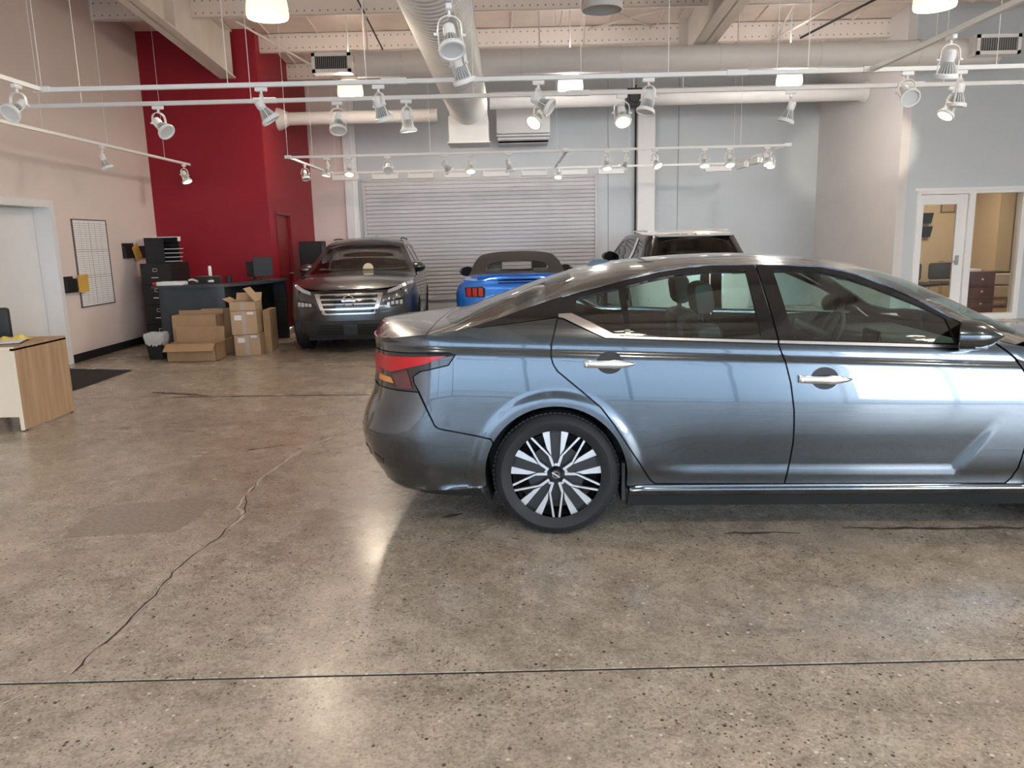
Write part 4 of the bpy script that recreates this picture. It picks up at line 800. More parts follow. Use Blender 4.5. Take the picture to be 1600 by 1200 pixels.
def band(xa, xb, zlow, ztop, arches, R, n=14):
    bot = []
    for x in lin(xa, xb, 60):
        z = zlow
        for ax, az in arches:
            if abs(x-ax) < R: z = max(z, az+math.sqrt(R*R-(x-ax)**2))
        bot.append((x, z))
    for ax, az in arches:      # sharp arch feet
        for q in (ax-R, ax+R):
            if xa < q < xb: bot.append((q, zlow)); bot.append((q, az))
    def key(p):
        for ax, az in arches:
            if abs(p[0]-(ax-R)) < 1e-9: return (p[0], p[1])
            if abs(p[0]-(ax+R)) < 1e-9: return (p[0], -p[1])
        return (p[0], 0)
    bot.sort(key=key)
    return bot+[(x, ztop(x)) for x in lin(xb, xa, n)]
def mirror2(half): return half+[(x, -y) for x, y in reversed(half) if abs(y) > 1e-6]
# ---------------------------------------------------------------- wheels
def blade(mb, poly, R, k, y0, y1, sgn):
    pts = [(r*R*math.sin(math.radians(sgn*a+k*72)), r*R*math.cos(math.radians(sgn*a+k*72))) for r, a in poly]
    mb.prism(pts, y0, y1, lambda a, b, d: (a, d, b))
WM = {}
def wheel_meshes(key, R, RR, w, style):
    if key in WM: return WM[key]
    mt = Matrix.Rotation(math.pi/2, 4, 'X')
    t = MB(); h = w/2; prof = [(RR-.01, -h+.02), (RR+.012, -h+.004), (RR+.02, -h), (R*.86, -h-.004), (R*.95, -h+.012), (R-.006, -h+.032), (R, -h+.05), (R, h-.05), (R-.006, h-.032), (R*.95, h-.012), (R*.86, h+.004), (RR+.02, h), (RR-.01, h-.02)]
    t.lathe(prof, 56, mt, cap=False)
    for i in range(84):      # tread blocks on the shoulder
        a = 2*math.pi*i/84; mtx = Matrix.Rotation(a, 4, 'Y')
        for s in (-1, 1): t.box(-.0085, s*(h-.052), R-.012, .0085, s*(h-.030), R-.0005, mtx=mtx)
    tyre = t.mesh('tyre', 'rubber', 35)
    r = MB(); r.lathe([(RR-.008, -h+.03), (RR, -h+.012), (RR+.008, -h+.016), (RR, -h+.05), (RR-.03, 0), (RR-.02, h-.03)], 48, mt, cap=False); rim = r.mesh('rim', 'wheel_dark', 40)
    di = MB(); di.lathe([(.0005, .03), (RR*.62, .03), (RR*.62, .045), (.0005, .045)], 36, mt); disc = di.mesh('brake_disc', 'wheel_dark', 40)
    sp = MB(); sd = MB(); hb = h-.028
    if style == 'split':
        for k in range(5):
            for sg in (-1, 1):
                pass
                pass
            blade(sd, [(.99, -7.4), (.99, 7.4), (.2, 20), (.2, -20)], RR, k, -hb+.012, -hb+.03, 1)
        c = MB(); c.lathe([(.0005, -.012), (.026, -.012), (.030, -.006), (.032, .03), (.0005, .03)], 24, Matrix.Translation((0, -hb, 0)) @ Matrix.Rotation(-math.pi/2, 4, 'X'))
        lu = MB()
        for k in range(5):
            pass
    else:
        for k in range(5):
            blade(sd, [(.98, 30), (.98, 42), (.3, 46), (.3, 26)], RR, k, -hb+.01, -hb+.03, 1)
        c = MB(); c.lathe([(.0005, -.01), (.03, -.01), (.034, .03), (.0005, .03)], 20, Matrix.Translation((0, -hb, 0)) @ Matrix.Rotation(-math.pi/2, 4, 'X')); lu = None
    extra = []
    if style == 'split':
        for sg in (-1, 1):
            w1 = MB(); blade(w1, [(.985, 7.4), (.985, 16.8), (.58, 18.2), (.42, 12.6)], RR, 0, -hb, -hb+.012, sg); w1 = w1.mesh('spoke', 'wheel_silver', 25)
            w2 = MB(); blade(w2, [(.985, 31.2), (.985, 34.0), (.44, 21), (.19, 24), (.19, 8), (.40, 13)], RR, 0, -hb-.003, -hb+.012, sg); w2 = w2.mesh('thin_spoke', 'wheel_silver', 25)
            extra += [('spoke', w1, k*72) for k in range(5)]+[('thin_spoke', w2, k*72) for k in range(5)]
        lu.lathe([(.0005, -.006), (.008, -.006), (.010, .0), (.010, .02), (.0005, .02)], 8, Matrix.Translation((0, -hb-.002, .056)) @ Matrix.Rotation(-math.pi/2, 4, 'X')); lu = lu.mesh('lug_nut', 'satin_chrome', 30)
        extra += [('lug_nut', lu, k*72) for k in range(5)]
    else:
        for bm_, nm_, mm_ in ((sp, 'spoke', 'wheel_silver'), (sd, 'spoke_backing', 'wheel_dark')): pass
        s0 = MB(); blade(s0, [(.985, -9), (.985, 9), (.2, 22), (.2, -22)], RR, 0, -hb, -hb+.02, 1); s0 = s0.mesh('spoke', 'wheel_silver', 25); extra += [('spoke', s0, k*72) for k in range(5)]
    ring = MB()
    if style == 'split':
        ring.lathe([(.0155, -.0135), (.0175, -.0155), (.0195, -.0135)], 20, Matrix.Translation((0, -hb, 0)) @ Matrix.Rotation(-math.pi/2, 4, 'X'), cap=False); ring.box(-.024, -hb-.0005, -.0035, .024, -hb+.004, .0035, mtx=Matrix.Translation((0, -.014, 0)) @ Matrix.Rotation(math.radians(35), 4, 'Y'))
    if style != 'split': sp.bm.free()
    WM[key] = (tyre, [('rim', rim), ('brake_disc', disc), ('spoke_backing', sd.mesh('spoke_backing', 'wheel_dark', 25)), ('hub_cap', c.mesh('hub_cap', 'wheel_dark', 30))]
               + ([('emblem', ring.mesh('emblem', 'chrome', 30))] if lu else []), extra)
    return WM[key]
def wheels(car, key, wb, track, R, RR, w, style):
    ty, subs, extra = wheel_meshes(key, R, RR, w, style)
    for x in (0, wb):
        for s in (-1, 1):
            o = put('wheel', ty, car, (x, s*track, R), (0, 0, 0 if s < 0 else math.pi))
            for n, me in subs: put(n, me, o)
            for n, me, an in extra: put(n, me, o, rot=(0, math.radians(an), 0))
def liners(car, wb, az, R, y0, y1):
    for x in (0, wb):
        for s in (-1, 1):
            m = MB(); mt = Matrix.Translation((x, 0, az)) @ Matrix.Rotation(math.pi/2, 4, 'X')
            a, b = sorted((-s*y0, -s*y1)); m.lathe([(R, a), (R, b)], 24, mt, cap=False, a0=math.radians(-25), a1=math.radians(205))
            inner = b if s < 0 else a
            m.prism(arc(x, az, R, -25, 205, 20), s*y1, s*y1+.004*s, lambda p, q, d: (p, d, q)); m.build('wheel_arch_liner', 'black', car, 40)
def seat(car, x, y, z, w, hgt, m='interior', lean=.16):
    s = BX(-.24, -w/2, -.12, .26, w/2, .04, bev=.04, seg=2).build('seat', m, car, 40, (x, y, z))
    mt = Matrix.Translation((-.22, 0, .0)) @ Matrix.Rotation(-lean, 4, 'Y')
    BX(-.13, -w/2, 0, .02, w/2, hgt, bev=.05, seg=2, mtx=mt).build('backrest', m, s, 40)
    h = MB(); h.box(-.09, -.13, hgt+.04, .02, .13, hgt+.22, bev=.04, seg=2, mtx=mt)
    for q in (-.05, .05): h.tube([mt @ Vector((-.05, q, hgt-.03)), mt @ Vector((-.05, q, hgt+.06))], .007, 6)
    h.build('headrest', m, s, 40)
def mirror_part(car, b, x, z, s, m, sc=1.0, y=None):
    yy = b.side(x, z) if y is None else y
    pr = [(.0, .0005), (.05, .055), (.10, .085), (.15, .095), (.185, .098), (.19, .09)]
    mb = MB(); mt = Matrix.Translation((x+.12*sc, s*(yy+.115*sc), z+.06*sc)) @ Matrix.Rotation(s*.5, 4, 'Z') @ Matrix.Diagonal((sc, sc, sc, 1)) @ Matrix.Rotation(-math.pi/2, 4, 'Y')
    mb.lathe([(max(.0005, r), d) for d, r in pr], 20, mt @ Matrix.Diagonal((.82, 1.22, 1, 1)))
    mb.box(-.05, -.10, -.03, .02, .02, .0, mtx=Matrix.Translation((x+.02, s*(yy+.03), z+.03)), bev=.006)
    o = mb.build('door_mirror', m, car, 40)
    g = MB(); g.lathe([(.0005, .1915), (.084, .1915), (.084, .188), (.0005, .188)], 20, mt @ Matrix.Diagonal((.82, 1.22, 1, 1))); g.build('mirror_glass', 'mirror_dark', o, 30)
# ---------------------------------------------------------------- near sedan
def build_sedan():
    b = sedan_body(); wb = 2.825; az, AR = .345, .372
    yaw = math.radians(-3.3); car = thing('sedan', 'large metallic grey sedan parked side-on in the foreground', 'car', (0.271, 4.773, 0), yaw)
    H = hintf(-.5, 2.8, .6); top = tmap(b)
    def P(name, m, outl, parent=None, step=.04, holes=(), off=0, lip=.012, sides=(-1, 1), extra=()):
        out = []
        for s in sides:
            out.append(Skin().add(outl, smap(b, s), H, step if s < 0 else max(step, .06), holes, off, lip, extra if s < 0 else ()).build(name, m, parent if parent is not None and not isinstance(parent, list) else (parent[len(out)] if parent else car)))
        return out
    zed = lambda x: b.ze(x)
    arch_pts = [(r*math.cos(math.radians(a)), az+r*math.sin(math.radians(a))) for r in (.386, .400, .414, .428, .442, .456, .470) for a in range(-8, 190, 2)]
    crease_pts = [(-.95+.02*i, c-.042*(-.95+.02*i-1.0)) for c in (.925, .937, .948, .958, .970, .984) for i in range(170)]
    dent_pts = [(.45+.02*i, .352-.006*(.45+.02*i-.8)+d) for d in (-.022, -.008, .006, .02, .034, .048) for i in range(80)]+[(2.035+.225*t/.383*1.0+.31*d/.383*-1+.0, .345+.31*t/.383+d*-.225/.383*-1) for t in [k*.02 for k in range(20)] for d in (-.022, -.006, .010, .026, .045)]
    ztl = .985
    # quarter panel
    deck_edge = [(x, zed(x)-.002) for x in lin(RB(b, 1.05)[0], -.42, 12)]
    q = [RB(b, ztl+.006)]+[RB(b, 1.02)]+deck_edge+[(-.386, 1.117), (-.17, 1.139), (.016, 1.158), (-.002, 1.09), (-.019, 1.028), (-.020, .965), (-.010, .93), (.011, .893), (.12, .80), (.231, .704), (.30, .612), (.364, .510), (.43, .405), (.486, .312), (.512, .286), (.372, .286)]
    q += arc(0, az, AR, -6, 150, 30)+[(-.332, .551), (-.606, .607), (-.623, .62), (-.703, .798), (-.729, .839), (-.733, .872), (-.697, .896), (-.543, .931), (-.505, .986), (-.543, 1.0), (-.752, .997)]
    P('quarter_panel', 'paint_grey', q, step=.024, extra=arch_pts+crease_pts)
    # bumper with rear face
    tlb = .792
    bp = [RB(b, z) for z in lin(.22, tlb, 8)]+[(-.862, .792), (-.712, .790), (-.629, .614), (-.610, .600), (-.336, .543)]+arc(0, az, AR, 152, 188, 8)+[(-.395, .276), (-.62, .262)]
    fa = [(ry(b, z), z) for z in lin(.22, tlb, 8)]; fa = fa+[(-y, z) for y, z in reversed(fa)]
    bu = Skin()
    for s in (-1, 1): bu.add(bp, smap(b, s), H, .03, extra=arch_pts)
    bu.add(fa, rmap(b), H, .06); bu = bu.build('rear_bumper', 'paint_grey', car)
    for s in (-1, 1):
        Skin().add([(s*.80*b.w0(-.8, .4)-s*.24, .36), (s*.80*b.w0(-.8, .4)-s*.06, .40), (s*.80*b.w0(-.8, .4)-s*.06, .44), (s*.80*b.w0(-.8, .4)-s*.24, .43)], rmap(b), H, .05, off=.004).build('reflector', 'black_gloss', bu)
    for s in (-1, 1):
        vx = RB(b, .40, .80)[0]; Skin().add([(vx, .365), (vx-.005, .43), (vx+.06, .405), (vx+.05, .375)], smap(b, s), H, .02, off=.002, lip=.004).build('bumper_vent', 'black_gloss', bu)
    dv = Skin(); pv = [(-.50, .235), (.50, .235), (.46, .33), (-.46, .33)]; dv.add(pv, rmap(b), H, .06, off=.002, lip=.006).build('diffuser', 'dark_plastic', bu)
    # tail lights
    tl = [RB(b, tlb+.006), RB(b, .89), RB(b, ztl), (-.752, .991), (-.543, .994), (-.512, .986), (-.548, .937), (-.70, .902), (-.739, .872), (-.734, .838), (-.711, .797), (-.862, .798)]
    for s in (-1, 1):
        t = Skin().add(tl, smap(b, s), H, .035)
        ta = [(s*ry(b, z), z) for z in (tlb+.006, .89, ztl)]+[(s*.42, .975), (s*.40, .90), (s*.50, .83)]
        t.add(ta, rmap(b), H, .05); t = t.build('tail_light', 'black_gloss', car)
        Skin().add([RB(b, .895), RB(b, .965), (-.88, .968), (-.70, .975), (-.555, .981), (-.66, .942), (-.758, .917), (-.87, .886)], smap(b, s), H, .03, off=.005, lip=.008).build('red_lens', 'lens_red', t)
        Skin().add([RB(b, .83), RB(b, .862), (-.872, .857), (-.855, .828)], smap(b, s), H, .03, off=.004, lip=.008).build('amber_lens', 'lens_amber', t)
        Skin().add([(-.858, .874), (-.77, .905), (-.755, .86), (-.742, .812), (-.83, .806)], smap(b, s), H, .03, off=.004, lip=.008).build('lower_lens', 'lens_dark_red', t)
        Skin().add([(s*ry(b, .9), .86), (s*ry(b, .97), .965), (s*.45, .962), (s*.43, .91)], rmap(b), H, .05, off=.004, lip=.008).build('red_lens', 'lens_red', t)
    # trunk: rear face and lid
    tr = [(.715*b.w0(-.8, z), z) for z in (tlb+.008, .85)]+[(.49, .835), (.39, .90), (.41, .985), (ry(b, .99)-.005, .99), (ry(b, 1.05), 1.05)]
    tr = [(.48, tlb+.008), (.50, .826), (.39, .90), (.41, .982), (ry(b, .99)-.004, .992), (ry(b, 1.05), 1.055)]; tr = tr+[(-y, z) for y, z in reversed(tr)]
    lid = Skin().add(tr, rmap(b), H, .06)
    xe = b.xr(1.05)+.012
    ed = [(x, -b.wd(x)) for x in [-.665, -.75, -.85, -.92, -.98, -1.02, -1.045, -1.06, xe]]
    lid.add(mirror2([(-.665, 0)]+ed+[(xe-.004, 0)]), top, H, .04); lid.build('trunk_lid', 'paint_grey', car)
    # roof with pillars, glass
    rg = [(-.64, 0), (-.625, -.35), (-.565, -.64), (-.49, -.74), (-.40, -.765), (-.30, -.755), (-.20, -.70), (-.10, -.64), (.03, -.565), (.10, -.50), (.095, -.25), (.09, 0)]
    ws = [(1.55, 0), (1.56, -.35), (1.60, -.50), (1.80, -.575), (2.05, -.68), (2.22, -.755), (2.36, -.73), (2.50, -.50), (2.58, -.2), (2.60, 0)]
    ro = [(-.66, 0)]+[(x, -b.wd(x)+.001) for x in [-.66, -.55, -.42, -.3, -.15, 0, .13, .26, .4, .55, .7, .83, 1.08, 1.25, 1.42, 1.5, 1.59, 1.7, 1.87, 2.05, 2.2, 2.3]]+[(2.42, -.76), (2.54, -.50), (2.61, -.2), (2.63, 0)]
    roof = Skin().add(mirror2(ro), top, H, .045, holes=[mirror2(rg), mirror2(ws)]).build('roof', 'paint_grey', car)
    Skin().add(mirror2(rg), top, H, .05, off=-.003, lip=0).build('rear_window', 'glass_grey', car)
    Skin().add(mirror2(ws), top, H, .05, off=-.003, lip=0).build('windshield', 'glass_green', car)
    fin = MB(); fin.prism([(.20, 0), (.40, 0), (.38, .01), (.29, .036), (.24, .034)], -.018, .018, lambda a, c, d: (a, d, b.top(.33, 0)-.018+c)); fin.build('antenna_fin', 'black_gloss', car, 50)
    # doors
    rd = [(.022, 1.150), (.006, 1.09), (-.011, 1.028), (-.012, .965), (-.002, .93), (.019, .897), (.13, .803), (.239, .708), (.308, .616), (.371, .514), (.437, .41), (.492, .318), (.505, .303), (.519, .294), (1.178, .289), (1.198, .40), (1.208, .510), (1.207, .60), (1.203, .684), (1.185, .816), (1.16, .92), (1.128, 1.010), (.26, 1.052), (.045, 1.150)]
    fd = [(1.186, .289), (1.206, .40), (1.216, .510), (1.215, .60), (1.211, .684), (1.193, .816), (1.168, .92), (1.136, 1.010), (2.007, .972), (2.10, .983), (2.165, 1.018), (2.255, .948), (2.287, .918), (2.34, .83), (2.362, .70), (2.362, .60), (2.354, .495), (2.334, .362), (2.31, .31), (2.284, .284)]
    RD = P('rear_door', 'paint_grey', rd, step=.024, extra=crease_pts+arch_pts+dent_pts); FD = P('front_door', 'paint_grey', fd, step=.024, extra=crease_pts+dent_pts)
    # chrome belt trims
    P('window_trim', 'satin_chrome', [(.024, 1.160), (.024, 1.176), (.092, 1.178), (.20, 1.128), (.30, 1.076), (.345, 1.063), (1.128, 1.028), (1.126, 1.014), (.262, 1.056), (.05, 1.155)], RD, off=.005, lip=.014)
    P('window_trim', 'satin_chrome', [(1.136, 1.014), (1.138, 1.028), (2.01, .990), (2.10, .990), (2.03, .978), (2.0, .976)], FD, off=.005, lip=.014)
    # window frames and glass
    qg = [(.121, 1.250), (.23, 1.275), (.341, 1.296), (.366, 1.068), (.294, 1.078), (.233, 1.105), (.105, 1.187)]
    g2 = [(.379, 1.304), (.50, 1.332), (.635, 1.356), (.821, 1.371), (1.015, 1.371), (1.05, 1.037), (.391, 1.068)]
    g1 = [(1.155, 1.368), (1.28, 1.366), (1.408, 1.356), (1.527, 1.322), (1.63, 1.284), (1.722, 1.243), (1.86, 1.182), (1.979, 1.118), (2.011, 1.0), (1.212, 1.034)]
    fr2 = [(.028, 1.178), (.054, 1.252), (.17, 1.283), (.262, 1.303), (.40, 1.336), (.547, 1.366), (.69, 1.387), (.829, 1.397), (1.067, 1.395), (1.09, 1.25), (1.128, 1.032), (.35, 1.067), (.30, 1.08), (.20, 1.132), (.092, 1.181)]
    fr1 = [(1.076, 1.395), (1.24, 1.388), (1.418, 1.376), (1.51, 1.355), (1.587, 1.332), (1.72, 1.272), (1.873, 1.196), (1.97, 1.140), (2.05, 1.09), (2.16, 1.028), (2.10, .995), (2.01, .994), (1.137, 1.032), (1.10, 1.25)]
    P('window_frame', 'black_gloss', fr2, RD, .03, holes=[qg, g2], off=.001, lip=.02); P('window_frame', 'black_gloss', fr1, FD, .03, holes=[g1], off=.001, lip=.02)
    P('quarter_window', 'glass_green', qg, RD, .05, off=-.006, lip=0); P('door_window', 'glass_green', g2, RD, .05, off=-.006, lip=0); P('door_window', 'glass_green', g1, FD, .05, off=-.006, lip=0)
    P('pillar_trim', 'black_gloss', [(-.424, 1.122), (-.25, 1.173), (-.12, 1.212), (-.017, 1.243), (.046, 1.258), (.020, 1.163), (-.17, 1.141), (-.386, 1.119)], step=.03, off=.002)
    # sills
    P('sill', 'paint_grey', [(.380, .222), (.385, .270), (.43, .282), (1.4, .283), (2.32, .276), (2.44, .272), (2.45, .222)], step=.013, lip=.02)
    P('sill_skirt', 'dark_plastic', [(.375, .150), (.378, .218), (2.45, .218), (2.45, .150)], step=.05, lip=.02)
    # fenders, hood, front end
    fe = [(2.292, .280), (2.318, .306), (2.342, .36), (2.362, .495), (2.370, .60), (2.370, .70), (2.348, .835), (2.296, .925), (2.262, .955), (2.172, 1.024), (2.25, zed(2.25)-.004)]+[(x, zed(x)-.003) for x in lin(2.35, 3.30, 10)]+[(3.32, .72), (3.22, .62)]+[(2.825+(AR+.0)*math.cos(math.radians(a)), az+AR*math.sin(math.radians(a))) for a in range(35, 191, 6)]+[(2.44, .28)]
    P('fender', 'paint_grey', fe, step=.05)
    hd = [(2.64, 0), (2.62, -.25), (2.52, -.55), (2.42, -.78)]+[(x, -b.wd(x)) for x in (2.5, 2.7, 2.9, 3.1, 3.3, 3.45, 3.55, 3.6)]+[(3.62, 0)]
    Skin().add(mirror2(hd), top, H, .06).build('hood', 'paint_grey', car)
    fb = Skin(); zt = .70
    for s in (-1, 1): fb.add([FB(b, z) for z in lin(.22, zt, 6)]+[(3.33, .70), (3.23, .615)]+[(2.825+AR*math.cos(math.radians(a)), az+AR*math.sin(math.radians(a))) for a in range(33, -9, -6)]+[(3.21, .25)], smap(b, s), H, .06)
    fa = [(fy(b, z), z) for z in lin(.22, zt, 6)]; fb.add(fa+[(-y, z) for y, z in reversed(fa)], fmap(b), H, .08); fb = fb.build('front_bumper', 'paint_grey', car)
    gr = [(-.55, .42), (.55, .42), (.62, .68), (-.62, .68)]; Skin().add(gr, fmap(b), H, .08, off=.006).build('grille', 'black_gloss', fb)
    for s in (-1, 1):
        hl = Skin().add([FB(b, .705), FB(b, .785), (3.50, zed(3.50)-.004), (3.40, zed(3.40)-.004), (3.31, zed(3.31)-.004), (3.335, .705)], smap(b, s), H, .05)
        hl.add([(s*fy(b, .705), .705), (s*fy(b, .785), .785), (s*.50, .79), (s*.52, .705)], fmap(b), H, .06); hl.build('headlight', 'lens_clear', car)
    fa = [(.50, .705), (.495, .79), (-.495, .79), (-.50, .705)]; Skin().add(fa, fmap(b), H, .08).build('nose_panel', 'paint_grey', car)
    # inner shell, underside, arches
    ins = Skin()
    for s in (-1, 1): ins.add(band(RB(b, .6)[0]+.03, 3.2, .2, lambda x: min(zed(x)-.03, 1.0 if x > .3 else (1.1 if x > -.5 else 1.02)), ((0, az), (2.825, az)), AR+.012), smap(b, s), H, .09, off=-.024, lip=0)
    ins.build('inner_shell', 'black', car)
    un = MB(); un.box(-.78, -.60, .17, 3.35, .60, .20); un.box(.40, -.82, .17, 2.42, .82, .20); un.build('underbody', 'black', car, 0)
    liners(car, wb, az, AR+.004, .875, .60)
    for s in (-1, 1): BX(.345, s*.86-.03, .20, .362, s*.86+.03, .40).build('mud_flap', 'dark_plastic', car, 0)
    wheels(car, 'sedan', wb, .79, .336, .248, .215, 'split')
    # handles
    for i, s in enumerate((-1, 1)):
        for dr, cx, cz in ((RD[i], .281, .933), (FD[i], 1.357, .839)):
            y = b.side(cx, cz)
            hp = [(cx+.068*math.cos(a*math.pi/12), cz+.056*math.sin(a*math.pi/12)) for a in range(24)]
            Skin().add(hp, smap(b, s), H, .02, off=.0025, lip=.006).build('handle_pocket', 'dark_plastic', dr)
            hm = MB(); n = 14; rings = []
            pts = []
            for k in range(n+1):
                t = k/n; x = cx-.130+.260*t; out_ = .014+.024*math.sin(math.pi*min(1, max(0, t)))**.5; yy = b.side(x, cz)+out_
                hgt = (.020 if t < .55 else .020*(1-((t-.55)/.45)**1.6)+.004); pts.append((x, s*yy, cz-.004*t, hgt))
            for x, yy, z, hgt in pts: rings.append([hm.bm.verts.new((x, yy+s*.007*math.cos(2*math.pi*k/10), z+hgt*math.sin(2*math.pi*k/10))) for k in range(10)])
            for k in range(n):
                for j in range(10): hm.bm.faces.new((rings[k][j], rings[k][(j+1) % 10], rings[k+1][(j+1) % 10], rings[k+1][j]))
            hm.bm.faces.new(rings[0]); hm.bm.faces.new(rings[-1])
            for ex in (cx-.11, cx+.09): yq = b.side(ex, cz); a_, b_ = sorted((s*(yq-.01), s*(yq+.03))); hm.box(ex-.012, a_, cz-.010, ex+.012, b_, cz+.008)
            hm.build('door_handle', 'satin_chrome', dr, 50)
        mirror_part(car, b, 2.06, .985, s, 'paint_grey', 1.0, b.side(2.06, 1.0))
    # interior
    BX(-.55, -.74, .93, .12, .74, .96).build('parcel_shelf', 'interior', car, 0)
    for y in (-.37, .37): seat(car, 1.20, y, .50, .50, .60); seat(car, .38, y, .50, .62, .56)
    d = BX(1.95, -.74, .62, 2.40, .74, .93, bev=.06, seg=3).build('dashboard', 'interior', car, 40)
    BX(1.93, -.12, .82, 1.95, .12, .97, bev=.008).build('centre_screen', 'screen', d, 0)
    w = MB(); mt = Matrix.Translation((1.80, .37, .88)) @ Matrix.Rotation(math.radians(-65), 4, 'Y'); w.tube([mt @ Vector((.18*math.cos(a*math.pi/12), .18*math.sin(a*math.pi/12), 0)) for a in range(25)], .014, 8, cap=False)
    w.tube([mt @ Vector((-.17, 0, 0)), mt @ Vector((.17, 0, 0))], .016, 6); w.tube([mt @ Vector((0, 0, 0)), mt @ Vector((0, 0, .25))], .03, 8); w.build('steering_wheel', 'interior', car, 40)
    BX(1.74, -.12, 1.27, 1.77, .12, 1.33, bev=.01).build('rear_view_mirror', 'black', car, 0)
    BX(.9, -.1, .3, 1.95, .1, .62, bev=.03).build('centre_console', 'interior', car, 0)
    return car
build_sedan()
# ---------------------------------------------------------------- the three cars further back
def car_common(car, b, wb, az, AR, R, RR, tw, trk, key, paint_m, cuts, belt, wins, glass, xg, ws, rg, roof_m, roof_x, hood_x, frame_m='black_gloss', step=.07, zb=.26, style='plain', seats=True, clad=None, roof_holes=True):
    H = hintf(-.4, wb-.1, .65); top = tmap(b); ar = ((0, az), (wb, az)); xa, x1, x2, x3, xb = cuts
    def sides(name, m, outl, holes=(), off=0, lip=.012, st=step, parent=None):
        return [Skin().add(outl, smap(b, s), H, st, holes, off, lip).build(name, m, parent[i] if parent else car) for i, s in enumerate((-1, 1))]
    g = .004
    sides('quarter_panel', paint_m, band(xa, x1-g, zb, belt, ar, AR)); RD = sides('rear_door', paint_m, band(x1+g, x2-g, zb, belt, ar, AR)) if x2 > x1 else None
    FD = sides('front_door', paint_m, band(x2+g, x3-g, zb, belt, ar, AR)); sides('fender', paint_m, band(x3+g, xb, zb, belt, ar, AR))
    fro = [(x, belt(x)+.006) for x in lin(xg[0], xg[1], 16)]+[(x, b.ze(x)-.004) for x in lin(xg[1], xg[0], 16)]
    sides('window_frame', frame_m, fro, holes=wins, lip=.02)
    for w in wins: sides('side_window', glass, w, off=-.006, lip=0)
    ro = [(x, -b.wd(x)+.001) for x in lin(roof_x[0], roof_x[1], 26)]; holes = [mirror2(ws)]+([mirror2(rg)] if rg else [])
    Skin().add(mirror2([(roof_x[0], 0)]+ro+[(roof_x[1], 0)]), top, H, step, holes=holes).build('roof', roof_m, car)
    Skin().add(mirror2(ws), top, H, step, off=-.003, lip=0).build('windshield', glass if glass != 'glass_black' else 'glass_dark', car)
    hd = [(x, -b.wd(x)+.001) for x in lin(hood_x[0], hood_x[1], 14)]; Skin().add(mirror2([(hood_x[0], 0)]+hd+[(hood_x[1], 0)]), top, H, step*.7).build('hood', paint_m, car)
    ins = Skin()
    for s in (-1, 1): ins.add(band(xa+.05, xb-.05, zb-.02, lambda x: belt(x)-.04, ar, AR+.012), smap(b, s), H, .12, off=-.024, lip=0)
    ins.build('inner_shell', 'black', car); BX(-.8, -.62, .2, wb+.7, .62, .23).build('underbody', 'black', car, 0); BX(AR+.03, -.84, .2, wb-AR-.03, .84, .23).build('floor_pan', 'black', car, 0)
    liners(car, wb, az, AR+.004, b.side(0, .5)-.04, .58); wheels(car, key, wb, trk, R, RR, tw, style)
    if seats:
        for y in (-.38, .38): seat(car, 1.25, y, .58, .5, .62); 
        seat(car, .40, -.38, .58, .62, .55); seat(car, .40, .38, .58, .62, .55)
    BX(hood_x[0]-.45, -.72, .7, hood_x[0]-.02, .72, b.ze(hood_x[0])-.02, bev=.03).build('dashboard', 'interior', car, 0)
    return H, sides, FD, RD
